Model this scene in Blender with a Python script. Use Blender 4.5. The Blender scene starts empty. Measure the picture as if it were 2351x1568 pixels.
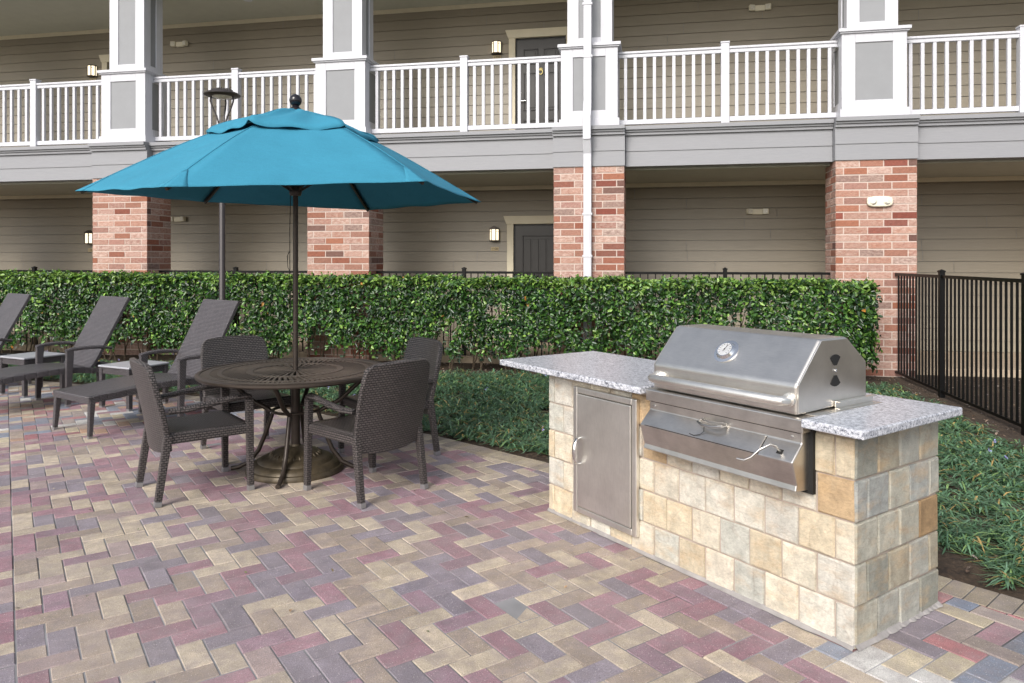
import bpy, bmesh, math, random
import numpy as np
from mathutils import Vector, Matrix, Euler
random.seed(7); rng = np.random.default_rng(7)
R_ = math.radians
S = bpy.context.scene
COL = S.collection
# ------------------------------------------------------------ camera / light
cd = bpy.data.cameras.new("camera"); cam = bpy.data.objects.new("camera", cd); COL.objects.link(cam)
cam.location = (0, 0, 1.55); cam.rotation_euler = (R_(90), 0, 0)
cd.sensor_width = 36; cd.lens = 36 * 1681 / 2351; cd.shift_y = -186 / 2351; cd.shift_x = 0
cd.clip_start = .05; cd.clip_end = 600
S.camera = cam
SUN_EL, SUN_AZ = R_(36), R_(207)          # azimuth clockwise from +Y
w = bpy.data.worlds.new("World"); S.world = w; w.use_nodes = True
nt = w.node_tree; bg = nt.nodes["Background"]
sky = nt.nodes.new("ShaderNodeTexSky"); sky.sky_type = 'NISHITA'; sky.sun_disc = False
sky.sun_elevation = SUN_EL; sky.sun_rotation = SUN_AZ; sky.dust_density = 3.0; sky.air_density = 1.0
hs = nt.nodes.new("ShaderNodeHueSaturation"); hs.inputs['Saturation'].default_value = .5
nt.links.new(sky.outputs[0], hs.inputs['Color']); nt.links.new(hs.outputs[0], bg.inputs[0])
bg.inputs[1].default_value = .13
sl = bpy.data.lights.new("sun", 'SUN'); sun = bpy.data.objects.new("sun", sl); COL.objects.link(sun)
sl.energy = 1.6; sl.angle = R_(28); sl.color = (1, .96, .91)
d = Vector((math.sin(SUN_AZ) * math.cos(SUN_EL), math.cos(SUN_AZ) * math.cos(SUN_EL), math.sin(SUN_EL)))
sun.rotation_euler = d.to_track_quat('Z', 'Y').to_euler(); sun.location = (-6, -8, 14)
S.view_settings.view_transform = 'Standard'; S.view_settings.look = 'None'
S.view_settings.exposure = 0.74; S.view_settings.gamma = 1; S.view_settings.use_curve_mapping = False
S.render.engine = 'CYCLES'; S.cycles.max_bounces = 8; S.cycles.diffuse_bounces = 5; S.cycles.use_denoising = True

# ------------------------------------------------------------ frames
FO, FR = Vector((4.8067, 9.8, 0)), math.atan2(-0.1897096, 0.9818402)      # facade: s along, d inward
IO, IR = Vector((1.3623, 2.9080, 0)), math.atan2(-0.8219105, 0.5696167)   # island: x = -a, y = b
FM = Matrix.Translation(FO) @ Matrix.Rotation(FR, 4, 'Z')
IM = Matrix.Translation(IO) @ Matrix.Rotation(IR, 4, 'Z')
def fw(s, d, z=0): return FM @ Vector((s, d, z))
def iw(a, b, z=0): return IM @ Vector((-a, b, z))

def sr(r, g, b, k=1.0):
    f = lambda c: (c / 255 / 12.92 if c / 255 <= .04045 else ((c / 255 + .055) / 1.055) ** 2.4) * k
    return (f(r), f(g), f(b), 1)

# ------------------------------------------------------------ materials
class NT:
    def __init__(s, name):
        s.m = bpy.data.materials.new(name); s.m.use_nodes = True; s.t = s.m.node_tree
        s.p = s.t.nodes["Principled BSDF"]; s.out = s.t.nodes["Material Output"]; s._c = None
    def n(s, typ, **kw):
        x = s.t.nodes.new("ShaderNode" + typ)
        for k, v in kw.items():
            if k in x.inputs and not hasattr(x, k): x.inputs[k].default_value = v
            elif hasattr(x, k): setattr(x, k, v)
            else: x.inputs[k.replace('_', ' ')].default_value = v
        return x
    def l(s, a, b): s.t.links.new(a, b); return a
    def co(s, which='Object'):
        if s._c is None: s._c = s.n('TexCoord')
        return s._c.outputs[which]
    def noise(s, scale, detail=3, rough=.55, vec=None, stretch=None, dim='3D'):
        v = vec or s.co()
        if stretch:
            mp = s.n('Mapping'); s.l(v, mp.inputs[0]); mp.inputs['Scale'].default_value = stretch; v = mp.outputs[0]
        x = s.n('TexNoise'); x.inputs['Scale'].default_value = scale; x.inputs['Detail'].default_value = detail
        x.inputs['Roughness'].default_value = rough; s.l(v, x.inputs['Vector']); return x.outputs['Fac']
    def ramp(s, fac, stops, interp='LINEAR'):
        r = s.n('ValToRGB'); s.l(fac, r.inputs[0]); e = r.color_ramp.elements; r.color_ramp.interpolation = interp
        while len(e) < len(stops): e.new(.5)
        for i, (p, c) in enumerate(stops):
            e[i].position = p; e[i].color = c if len(c) == 4 else (*c, 1)
        return r.outputs[0]
    def mix(s, fac, a, b, mode='MIX'):
        x = s.n('Mix'); x.data_type = 'RGBA'; x.blend_type = mode
        for sock, v in ((x.inputs[0], fac), (x.inputs[6], a), (x.inputs[7], b)):
            if hasattr(v, 'is_output'): s.l(v, sock)
            else: sock.default_value = v
        return x.outputs[2]
    def math(s, op, a, b=0.0, c=0.0):
        x = s.n('Math'); x.operation = op
        for i, v in enumerate((a, b, c)):
            if hasattr(v, 'is_output'): s.l(v, x.inputs[i])
            else: x.inputs[i].default_value = v
        return x.outputs[0]
    def bump(s, h, dist=.01, strength=.5, prev=None):
        b = s.n('Bump'); b.inputs['Distance'].default_value = dist; b.inputs['Strength'].default_value = strength
        s.l(h, b.inputs['Height'])
        if prev: s.l(prev, b.inputs['Normal'])
        s.l(b.outputs[0], s.p.inputs['Normal']); return b.outputs[0]
    def set(s, **kw):
        for k, v in kw.items():
            k = {'color': 'Base Color', 'rough': 'Roughness', 'metal': 'Metallic', 'spec': 'Specular IOR Level', 'coat': 'Coat Weight'}[k]
            if hasattr(v, 'is_output'): s.l(v, s.p.inputs[k])
            else: s.p.inputs[k].default_value = v
        return s

def G(x): return (x, x, x, 1)
def simple(name, col, rough=.5, metal=0, var=.12, scale=6, bump=0, bscale=60, spec=.5):
    t = NT(name)
    n = t.noise(scale, 4)
    c = t.mix(1.0, col, t.ramp(n, [(.3, G(1 - var)), (.7, G(1 + var * .3))]), 'MULTIPLY')
    t.set(color=c, rough=rough, metal=metal, spec=spec)
    if bump: t.bump(t.noise(bscale, 3), .002, bump)
    return t.m
def tinted(name, rough=.8, speck=0, n1=8, amt=.25, bump=.4, bs=150, spec=.35):
    t = NT(name); a = t.n('Attribute', attribute_name='tint').outputs['Color']
    n = t.noise(n1, 5, .65)
    c = t.mix(1.0, a, t.ramp(n, [(.25, G(1 - amt)), (.75, G(1 + amt * .5))]), 'MULTIPLY')
    if speck:
        v = t.n('TexVoronoi'); v.inputs['Scale'].default_value = 125; t.l(t.co(), v.inputs['Vector'])
        f = t.ramp(v.outputs['Distance'], [(.0, G(1)), (.32, G(0))])
        rnd = t.math('GREATER_THAN', t.n('SeparateColor').outputs[0], .5)
        sc = rnd.node.inputs[0].links[0].from_node; t.l(v.outputs['Color'], sc.inputs[0])
        tone = t.mix(rnd, (.72, .66, .6, 1), (.12, .10, .09, 1))
        keep = t.math('GREATER_THAN', sc.outputs[1], .55)
        c = t.mix(t.math('MULTIPLY', t.math('MULTIPLY', f, speck), keep), c, tone)
    t.set(color=c, rough=rough, spec=spec)
    t.bump(t.noise(bs, 4, .7), .003, bump)
    return t

M = {}
t = NT('white_paint'); g = t.noise(5, 5, .7, stretch=(5, 5, .5)); g2 = t.noise(2, 3)
c = t.mix(1.0, sr(196, 197, 203), t.ramp(g, [(.25, G(.86)), (.55, G(1))]), 'MULTIPLY'); c = t.mix(t.ramp(g2, [(.55, G(0)), (.8, G(.15))]), c, sr(180, 176, 164))
t.set(color=c, rough=.5); M['white'] = t.m
M['greypanel'] = simple('grey_panel', sr(138, 140, 143), .7, var=.05)
t = NT('fascia_board')
g = t.noise(9, 5, .7, stretch=(.6, 6, 14))
t.set(color=t.mix(1.0, sr(139, 140, 144), t.ramp(g, [(.3, G(.9)), (.7, G(1.03))]), 'MULTIPLY'), rough=.6)
t.bump(g, .004, .35); M['fascia'] = t.m
t = NT('siding_paint')
a = t.n('Attribute', attribute_name='tint').outputs['Color']
g = t.noise(7, 5, .7, stretch=(.5, 6, 16)); g2 = t.noise(.7, 3)
c = t.mix(1.0, a, t.ramp(g, [(.3, G(.88)), (.7, G(1.06))]), 'MULTIPLY')
c = t.mix(1.0, c, t.ramp(g2, [(.3, G(.92)), (.7, G(1.05))]), 'MULTIPLY')
t.set(color=c, rough=.42); t.bump(g, .004, .3); M['siding'] = t.m
M['soffit'] = simple('soffit_paint', sr(184, 183, 170), .7, var=.06, bump=.3)
M['trim'] = simple('cream_trim', sr(214, 205, 180), .5, var=.06)
M['doorpaint'] = simple('dark_door', sr(42, 40, 40), .35, var=.3, scale=5)
M['black'] = simple('black_metal', sr(7, 7, 8), .4, .0, var=.2, spec=.25)
M['bronze'] = simple('bronze_metal', sr(66, 58, 52), .38, .35, var=.2, scale=14)
M['tablebronze'] = simple('table_bronze', sr(82, 74, 66), .42, .3, var=.3, scale=9)
M['lampbronze'] = simple('lamp_post_metal', sr(58, 54, 54), .45, .3, var=.15)
M['rod'] = simple('dull_rod_steel', (.5, .49, .47, 1), .28, 1, var=.1)
M['base'] = simple('bronze_base', sr(88, 78, 62), .46, .35, var=.4, scale=26)
M['slab'] = simple('walkway_concrete', sr(168, 152, 132), .9, var=.2, bump=.4)
M['fixture'] = simple('fixture_plastic', sr(226, 220, 200), .5, var=.06)
M['fixlens'] = simple('fixture_lens', sr(225, 222, 210), .2, var=.2, scale=40)
M['plate'] = simple('plate_tan', sr(188, 170, 132), .6, var=.1)
M['platetext'] = simple('plate_text', sr(78, 64, 48), .6)
M['chrome'] = simple('polished_steel', (.8, .8, .8, 1), .16, 1, var=.05)
M['cap'] = simple('foot_cap', sr(165, 165, 168), .35, .7, var=.2)
M['brass'] = simple('brass', sr(190, 175, 120), .3, .8)
M['tabletop_grey'] = simple('grey_tabletop', sr(160, 162, 168), .35, var=.08)
M['rubber'] = simple('dark_gap', sr(22, 21, 20), .7)

def brick_m(name, amt):
    t = tinted(name, .88, 0, 22, .22, .7, 90)
    # whitewash residue left on the bricks
    c = t.p.inputs['Base Color'].links[0].from_socket
    w1 = t.noise(16, 6, .75, stretch=(1, 1, 2.2)); w2 = t.noise(2.2, 2)
    al = [x for x in t.t.nodes if x.bl_idname == 'ShaderNodeAttribute'][0].outputs['Alpha']
    f = t.math('MULTIPLY', t.math('ADD', .35, t.ramp(w1, [(.40, G(0)), (.66, G(1))])), al)
    c = t.mix(t.math('MULTIPLY', f, amt), c, sr(204, 182, 170))
    c = t.mix(1.0, c, t.ramp(t.noise(30, 5, .8, stretch=(1, 1, 3)), [(.3, G(.6)), (.5, G(.95)), (.7, G(1.15))]), 'MULTIPLY')
    t.set(color=c); return t.m
M['brick'] = brick_m('brick', .72)
M['mortar'] = simple('mortar', sr(196, 180, 170), .95, var=.15, scale=30, bump=.5)
# pavers
t = tinted('paver', .82, 1.0, 9, .34, .9, 170)
c = t.p.inputs['Base Color'].links[0].from_socket
c = t.mix(1.0, c, t.ramp(t.noise(230, 3, .8), [(.32, G(.58)), (.5, G(1)), (.68, G(1.35))]), 'MULTIPLY')
f = t.ramp(t.noise(12, 5, .7), [(.42, G(0)), (.68, G(.5))]); c = t.mix(f, c, sr(132, 122, 126))
f = t.ramp(t.noise(.9, 4, .6), [(.42, G(.0)), (.7, G(.3))]); c = t.mix(f, c, sr(162, 153, 148))
f = t.ramp(t.noise(1.6, 5, .65), [(.56, G(0)), (.75, G(.35))]); c = t.mix(f, c, sr(92, 84, 76))
t.set(color=c); M['paver'] = t.m
M['grout'] = simple('joint_sand', sr(150, 149, 151), .95, var=.85, scale=1.1, bump=.6)
# mulch
t = NT('mulch'); n = t.noise(28, 6, .75); n2 = t.noise(4, 3)
c = t.ramp(n, [(.3, sr(28, 22, 18)), (.55, sr(66, 52, 40)), (.75, sr(112, 92, 72))])
c = t.mix(t.ramp(n2, [(.4, G(0)), (.7, G(.5))]), c, sr(92, 78, 62))
t.set(color=c, rough=.95); t.bump(n, .03, .9); M['mulch'] = t.m
t = NT('ground_soil'); n = t.noise(1.5, 6, .7)
t.set(color=t.ramp(n, [(.3, sr(86, 78, 66)), (.7, sr(120, 112, 98))]), rough=.95); M['soil'] = t.m
# stone tiles
t = tinted('stone_tile', .68, 0, 14, .34, .9, 26)
c = t.p.inputs['Base Color'].links[0].from_socket
atr = t.n('Attribute', attribute_name='tint')
off = t.n('VectorMath'); off.operation = 'MULTIPLY_ADD'; t.l(atr.outputs['Vector'], off.inputs[0]); off.inputs[1].default_value = (37, 53, 71); t.l(t.co(), off.inputs[2])
w1 = t.noise(5, 5, .6, vec=off.outputs[0], stretch=(1, 1, 2.5))
c = t.mix(t.ramp(w1, [(.5, G(0)), (.66, G(.4))]), c, sr(200, 168, 126))
w3 = t.noise(4, 4, .6, vec=off.outputs[0], stretch=(2.5, 1.5, 1))
c = t.mix(t.ramp(w3, [(.52, G(0)), (.68, G(.25))]), c, sr(150, 152, 142))
w4 = t.n('TexNoise'); w4.inputs['Scale'].default_value = 3.2; w4.inputs['Detail'].default_value = 2; w4.inputs['Distortion'].default_value = 1.5; t.l(off.outputs[0], w4.inputs['Vector'])
c = t.mix(t.ramp(w4.outputs['Fac'], [(.485, G(0)), (.5, G(.16)), (.515, G(0))]), c, sr(128, 84, 50))
t.set(color=c)
c = t.mix(1.0, c, t.ramp(t.noise(70, 5, .8, vec=off.outputs[0], stretch=(1, 1, 2)), [(.3, G(.78)), (.5, G(1)), (.72, G(1.15))]), 'MULTIPLY'); t.set(color=c)
t.bump(t.noise(22, 8, .78, vec=off.outputs[0]), .016, .9); M['tile'] = t.m
M['tilegrout'] = simple('tile_grout', sr(178, 164, 153), .95, var=.12, scale=20, bump=.5)
# granite
t = NT('granite'); n = t.noise(85, 6, .8, stretch=(.7, 1.3, 1)); n2 = t.noise(110, 3, .7); n3 = t.noise(9, 3)
c = t.ramp(n, [(.38, sr(62, 65, 76)), (.46, sr(150, 154, 164)), (.56, sr(206, 208, 214))])
c = t.mix(t.ramp(n2, [(.3, G(1)), (.38, G(0))]), c, sr(46, 46, 52))
v = t.n('TexVoronoi'); v.inputs['Scale'].default_value = 130; t.l(t.co(), v.inputs['Vector'])
c = t.mix(t.ramp(v.outputs['Distance'], [(.12, G(.8)), (.25, G(0))]), c, sr(110, 110, 116))
t.set(color=c, rough=.3, spec=.4); M['granite'] = t.m
# stainless
def steel(name, base, rough, stretch, stain=.35):
    t = NT(name); n = t.noise(60, 3, .6, stretch=stretch); n2 = t.noise(5, 5, .65); n3 = t.noise(18, 5, .7)
    c = t.mix(1.0, base, t.ramp(n2, [(.3, G(1 - stain)), (.7, G(1.0))]), 'MULTIPLY'); c = t.mix(1.0, c, t.ramp(n, [(.3, G(.9)), (.7, G(1.04))]), 'MULTIPLY')
    c = t.mix(t.ramp(n3, [(.6, G(0)), (.85, G(.14))]), c, sr(120, 104, 84))
    r = t.math('ADD', t.math('MULTIPLY', n2, .12), rough - .1)
    t.set(color=c, rough=t.math('ADD', r, t.math('MULTIPLY', n, .08)), metal=1.0)
    t.bump(n, .0006, .25); return t.m
M['steel'] = steel('stainless_steel', (.80, .765, .71, 1), .33, (.4, 12, 12), .16)
M['steelb'] = steel('stainless_steel_body', (.74, .71, .665, 1), .34, (.4, 12, 12), .3)  # hood steel darkened to paint in the dim ground reflection; more stained too
M['steelv'] = steel('brushed_steel_door', (.88, .86, .81, 1), .42, (12, 12, .4), .15)
# wicker
def wicker(name, dark, light, bw=.02, bh=.010):
    t = NT(name); co = t.co(); sx = t.n('SeparateXYZ'); t.l(co, sx.inputs[0])
    nn = t.n('SeparateXYZ'); t.l(t.co('Normal'), nn.inputs[0])
    def plane(i, j):
        cx = t.n('CombineXYZ'); t.l(sx.outputs[i], cx.inputs[0]); t.l(sx.outputs[j], cx.inputs[1])
        b = t.n('TexBrick'); t.l(cx.outputs[0], b.inputs['Vector']); b.inputs['Scale'].default_value = 1
        b.inputs['Brick Width'].default_value = bw; b.inputs['Row Height'].default_value = bh
        b.inputs['Mortar Size'].default_value = .0036; b.inputs['Mortar Smooth'].default_value = .8
        b.inputs['Color1'].default_value = light; b.inputs['Color2'].default_value = [x * .72 for x in light[:3]] + [1]
        b.inputs['Mortar'].default_value = dark; return b
    px, py, pz = plane(1, 2), plane(0, 2), plane(0, 1)
    fx = t.math('GREATER_THAN', t.math('ABSOLUTE', nn.outputs[0]), .7)
    fz = t.math('GREATER_THAN', t.math('ABSOLUTE', nn.outputs[2]), .7)
    c = t.mix(fz, t.mix(fx, py.outputs[0], px.outputs[0]), pz.outputs[0])
    h = t.mix(fz, t.mix(fx, py.outputs[1], px.outputs[1]), pz.outputs[1])
    t.set(color=c, rough=.33, spec=.6)
    t.bump(t.math('SUBTRACT', 1.0, h), .005, 1.0); return t.m
M['wicker'] = wicker('brown_wicker', sr(10, 9, 10), sr(94, 88, 87), .026, .015)
M['wickerl'] = wicker('grey_wicker', sr(24, 23, 25), sr(108, 103, 106), .024, .013)
# canopy
t = NT('teal_fabric'); n = t.noise(900, 2, .5); n2 = t.noise(3, 4)
c = t.mix(1.0, sr(58, 132, 158), t.ramp(n2, [(.3, G(.93)), (.7, G(1.04))]), 'MULTIPLY')
c = t.mix(1.0, c, t.ramp(t.noise(240, 3, .8, stretch=(1, 1, .25)), [(.35, G(.86)), (.65, G(1.08))]), 'MULTIPLY'); t.set(color=c, rough=.85, spec=.2); t.bump(n, .0006, .3, t.bump(t.noise(4, 3, .6, stretch=(1, 1, 3)), .03, .35))
tr = t.n('BsdfTranslucent'); t.l(c, tr.inputs[0]); mx = t.n('MixShader'); mx.inputs[0].default_value = .03
t.l(t.p.outputs[0], mx.inputs[1]); t.l(tr.outputs[0], mx.inputs[2]); t.l(mx.outputs[0], t.out.inputs[0]); M['teal'] = t.m
# leaves
def leafm(name, rough, trans):
    t = NT(name); a = t.n('Attribute', attribute_name='tint').outputs['Color']
    t.set(color=a, rough=rough, spec=.55)
    tr = t.n('BsdfTranslucent'); t.l(t.mix(1.0, a, (1.3, 1.5, .6, 1), 'MULTIPLY'), tr.inputs[0]); mx = t.n('MixShader'); mx.inputs[0].default_value = trans
    t.l(t.p.outputs[0], mx.inputs[1]); t.l(tr.outputs[0], mx.inputs[2]); t.l(mx.outputs[0], t.out.inputs[0]); return t.m
M['leaf'] = leafm('hedge_leaf', .3, .22); M['blade'] = leafm('strap_leaf', .42, .15)
M['twig'] = simple('twig_bark', sr(80, 68, 54), .9)
def emit(name, col, s):
    t = NT(name); t.p.inputs['Emission Color'].default_value = col; t.p.inputs['Emission Strength'].default_value = s
    t.set(color=col, rough=.3); return t.m
M['lampglass'] = emit('lit_lantern_glass', (1, .86, .62, 1), .9)
M['downlight'] = emit('lit_downlight', (1, .95, .85, 1), 3)
M['dial'] = simple('dial_face', sr(225, 226, 228), .3, var=.03)
M['foilwrap'] = M['chrome']

# ------------------------------------------------------------ mesh builder
class MB:
    def __init__(s): s.v = []; s.f = []; s.c = []; s.col = None
    def add(s, vs, fs):
        o = len(s.v); s.v += [tuple(x) for x in vs]; s.f += [tuple(i + o for i in f) for f in fs]; s.c += [s.col] * len(fs); return s
    def box(s, x0, x1, y0, y1, z0, z1, m=None):
        vs = [Vector(p) for p in ((x0, y0, z0), (x1, y0, z0), (x1, y1, z0), (x0, y1, z0), (x0, y0, z1), (x1, y0, z1), (x1, y1, z1), (x0, y1, z1))]
        if m: vs = [m @ v for v in vs]
        return s.add(vs, [(3, 2, 1, 0), (4, 5, 6, 7), (0, 1, 5, 4), (1, 2, 6, 5), (2, 3, 7, 6), (3, 0, 4, 7)])
    def beam(s, p, q, w, h, w2=None, h2=None, up=(0, 0, 1)):
        p, q = Vector(p), Vector(q); d = (q - p).normalized(); up = Vector(up)
        if abs(d.dot(up)) > .98: up = Vector((0, 1, 0))
        x = d.cross(up).normalized(); y = x.cross(d).normalized(); w2 = w if w2 is None else w2; h2 = h if h2 is None else h2
        vs = [c + x * a * ww / 2 + y * b * hh / 2 for c, ww, hh in ((p, w, h), (q, w2, h2)) for a, b in ((-1, -1), (1, -1), (1, 1), (-1, 1))]
        return s.add(vs, [(0, 1, 2, 3)[::-1], (4, 5, 6, 7), (0, 1, 5, 4), (1, 2, 6, 5), (2, 3, 7, 6), (3, 0, 4, 7)][:])
    def tube(s, pts, r, n=10, closed=False, cap=True, flat=1.0, up=(0, 0, 1)):
        pts = [Vector(p) for p in pts]; N = len(pts); rr = r if isinstance(r, (list, tuple)) else [r] * N; vs = []
        prev = None
        for i, p in enumerate(pts):
            a = pts[(i - 1) % N] if (closed or i) else p; b = pts[(i + 1) % N] if (closed or i < N - 1) else p
            d = (b - a).normalized()
            if prev is None:
                u = Vector(up); u = Vector((1, 0, 0)) if abs(d.dot(u)) > .95 else u; x = d.cross(u).normalized()
            else: x = (prev - d * prev.dot(d)).normalized()
            prev = x; y = d.cross(x)
            for k in range(n):
                t = 2 * math.pi * (k + .5) / n; vs.append(p + x * math.cos(t) * rr[i] + y * math.sin(t) * rr[i] * flat)
        fs = []
        for i in range(N if closed else N - 1):
            j = (i + 1) % N
            for k in range(n): k2 = (k + 1) % n; fs.append((i * n + k, i * n + k2, j * n + k2, j * n + k))
        if cap and not closed: fs += [tuple(range(n))[::-1], tuple(range((N - 1) * n, N * n))]
        return s.add(vs, fs)
    def lathe(s, prof, n=40, c=(0, 0, 0), m=None):
        vs = []; N = len(prof)
        for r, z in prof:
            for k in range(n):
                t = 2 * math.pi * k / n; v = Vector((c[0] + r * math.cos(t), c[1] + r * math.sin(t), c[2] + z)); vs.append(m @ v if m else v)
        fs = [(i * n + k, i * n + (k + 1) % n, (i + 1) * n + (k + 1) % n, (i + 1) * n + k) for i in range(N - 1) for k in range(n)]
        if prof[0][0] > 1e-5: fs.append(tuple(range(n))[::-1])
        if prof[-1][0] > 1e-5: fs.append(tuple(range((N - 1) * n, N * n)))
        return s.add(vs, fs)
    def prism(s, poly, x0, x1, axis='x'):
        mk = {'x': lambda t, p: (t, p[0], p[1]), 'y': lambda t, p: (p[0], t, p[1]), 'z': lambda t, p: (p[0], p[1], t)}[axis]
        n = len(poly); vs = [mk(x0, p) for p in poly] + [mk(x1, p) for p in poly]
        return s.add(vs, [tuple(range(n))[::-1], tuple(range(n, 2 * n))] + [(i, (i + 1) % n, n + (i + 1) % n, n + i) for i in range(n)])
    def grid(s, fn, nu, nv):
        vs = [fn(i / nu, j / nv) for j in range(nv + 1) for i in range(nu + 1)]
        return s.add(vs, [(j * (nu + 1) + i, j * (nu + 1) + i + 1, (j + 1) * (nu + 1) + i + 1, (j + 1) * (nu + 1) + i) for j in range(nv) for i in range(nu)])
    def build(s, name, mat, parent=None, bevel=0, smooth=False, solid=0, sub=0, fixn=True, loc=None, rot=0, seg=2):
        me = bpy.data.meshes.new(name); me.from_pydata(s.v, [], s.f); me.materials.append(mat)
        if any(c is not None for c in s.c):
            at = me.attributes.new('tint', 'FLOAT_COLOR', 'FACE')
            at.data.foreach_set('color', np.array([c or (1, 1, 1, 1) for c in s.c], dtype=np.float32).ravel())
        if fixn:
            bm = bmesh.new(); bm.from_mesh(me); bmesh.ops.recalc_face_normals(bm, faces=bm.faces); bm.to_mesh(me); bm.free()
        if smooth:
            me.shade_smooth()
            me.set_sharp_from_angle(angle=R_(40))
        o = bpy.data.objects.new(name, me); COL.objects.link(o)
        if parent: o.parent = parent
        if loc is not None: o.location = loc; o.rotation_euler = (0, 0, rot)
        if solid: m = o.modifiers.new('thickness', 'SOLIDIFY'); m.thickness = solid; m.offset = 0
        if sub: m = o.modifiers.new('sub', 'SUBSURF'); m.levels = m.render_levels = sub
        if bevel: m = o.modifiers.new('bevel', 'BEVEL'); m.width = bevel; m.segments = seg; m.limit_method = 'ANGLE'; m.angle_limit = R_(35)
        return o

def tag(o, label=None, cat=None, group=None, kind=None):
    if label: o['label'] = label
    if cat: o['category'] = cat
    if group: o['group'] = group
    if kind: o['kind'] = kind
    return o
def thing(name, label, cat, loc=(0, 0, 0), rot=0, group=None):
    o = bpy.data.objects.new(name, None); COL.objects.link(o); o.location = loc; o.rotation_euler = (0, 0, rot); o.empty_display_size = .1
    return tag(o, label, cat, group)
def copy_tree(o, parent=None):
    c = o.copy(); COL.objects.link(c)
    if parent: c.parent = parent
    for ch in [x for x in o.children]: copy_tree(ch, c)
    return c
def npmesh(name, v, f, tint, mat, smooth=False, parent=None):
    me = bpy.data.meshes.new(name); nv, nf, k = len(v), len(f), f.shape[1]
    me.vertices.add(nv); me.vertices.foreach_set('co', v.astype(np.float32).ravel())
    me.loops.add(nf * k); me.loops.foreach_set('vertex_index', f.astype(np.int32).ravel())
    me.polygons.add(nf); me.polygons.foreach_set('loop_start', np.arange(0, nf * k, k, dtype=np.int32))
    me.update(calc_edges=True); me.materials.append(mat)
    at = me.attributes.new('tint', 'FLOAT_COLOR', 'FACE'); at.data.foreach_set('color', tint.astype(np.float32).ravel())
    if smooth: me.shade_smooth()
    o = bpy.data.objects.new(name, me); COL.objects.link(o)
    if parent: o.parent = parent
    return o

# ------------------------------------------------------------ ground + bed
EDGE = [Vector(p) for p in ((6.6, -1.5), (5.0, .32), (2.34, 3.34), (1.3, 4.52), (.27, 5.62), (-.63, 6.45), (-1.95, 7.42), (-3.5, 8.33), (-5.7, 9.3), (-9, 10.35), (-14, 11.6))]
def edge_sd(x, y):
    """signed distance to the bed edge: negative on the patio side"""
    p = Vector((x, y)); best = None
    for a, b in zip(EDGE, EDGE[1:]):
        ab = b - a; t = max(0, min(1, (p - a).dot(ab) / ab.length_squared)); q = a + ab * t; dd = (p - q).length
        if best is None or dd < best[0]:
            n = Vector((ab.y, -ab.x)).normalized(); best = (dd, dd if (p - q).dot(n) > 0 else -dd, a, b, n)
    return best
mb = MB(); mb.add([(-120, -60, -.05), (120, -60, -.05), (120, 160, -.05), (-120, 160, -.05)], [(0, 1, 2, 3)])
tag(mb.build('ground', M['soil']), kind='structure')
bedpoly = [(p.x, p.y) for p in EDGE] + [tuple(fw(-19, .3)[:2]), tuple(fw(9, .3)[:2]), (9.5, -1.5)]
from mathutils.geometry import delaunay_2d_cdt
def vnoise(x, y):
    return math.sin(x * 3.1 + math.sin(y * 2.3) * 1.7) * math.cos(y * 2.7 + math.sin(x * 1.9)) * .5 + .5
bm = bmesh.new(); gx = 110; gy = 110
vv = {}
for i in range(gx + 1):
    for j in range(gy + 1):
        x = -15 + 25 * i / gx; y = -1.5 + 16 * j / gy
        s_, d_ = (FM.inverted() @ Vector((x, y, 0)))[:2]
        sd = edge_sd(x, y)[1]
        if sd > -.25 and d_ < .45: vv[i, j] = bm.verts.new((x, y, (-.02 if sd < .12 else -.005 + .02 * vnoise(x * 2, y * 2)) ))
for (i, j) in list(vv):
    q = [(i, j), (i + 1, j), (i + 1, j + 1), (i, j + 1)]
    if all(k in vv for k in q): bm.faces.new([vv[k] for k in q])
me = bpy.data.meshes.new('planting_bed'); bm.to_mesh(me); bm.free(); me.materials.append(M['mulch'])
o = bpy.data.objects.new('planting_bed', me); COL.objects.link(o); tag(o, kind='structure')

# ------------------------------------------------------------ pavers
PAL = [sr(187, 173, 153), sr(163, 148, 134), sr(153, 119, 128), sr(135, 127, 136), sr(160, 142, 138), sr(146, 120, 131)]
PW = [.25, .2, .2, .18, .07, .1]
PALM = [sr(130, 139, 153), sr(160, 108, 111), sr(200, 199, 195), sr(176, 145, 122), sr(190, 178, 152), sr(156, 144, 136), sr(138, 129, 136), sr(118, 127, 143), sr(164, 116, 116)]
PWM = [.2, .1, .12, .12, .14, .14, .06, .1, .04]
def clip(poly, n, c):  # keep n.p <= c
    out = []
    for i in range(len(poly)):
        p, q = poly[i], poly[(i + 1) % len(poly)]; a, b = n[0] * p[0] + n[1] * p[1] - c, n[0] * q[0] + n[1] * q[1] - c
        if a <= 0: out.append(p)
        if (a < 0 < b) or (b < 0 < a): t = a / (a - b); out.append((p[0] + (q[0] - p[0]) * t, p[1] + (q[1] - p[1]) * t))
    return out
pv = MB()
def area(p): return .5 * sum(p[i][0] * p[(i + 1) % len(p)][1] - p[(i + 1) % len(p)][0] * p[i][1] for i in range(len(p)))
def inset(p, d):
    n = len(p); out = []
    L = []
    for i in range(n):
        a, b = Vector(p[i]), Vector(p[(i + 1) % n]); e = b - a
        if e.length < 1e-5: return None
        e.normalize(); nn = Vector((-e.y, e.x)); L.append((a + nn * d, e))
    for i in range(n):
        (p1, d1), (p2, d2) = L[i - 1], L[i]; cr = d1.x * d2.y - d1.y * d2.x
        if abs(cr) < .05: out.append(tuple(p2)); continue
        t = ((p2 - p1).x * d2.y - (p2 - p1).y * d2.x) / cr; q = p1 + d1 * t; out.append(tuple(q))
    return out
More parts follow.
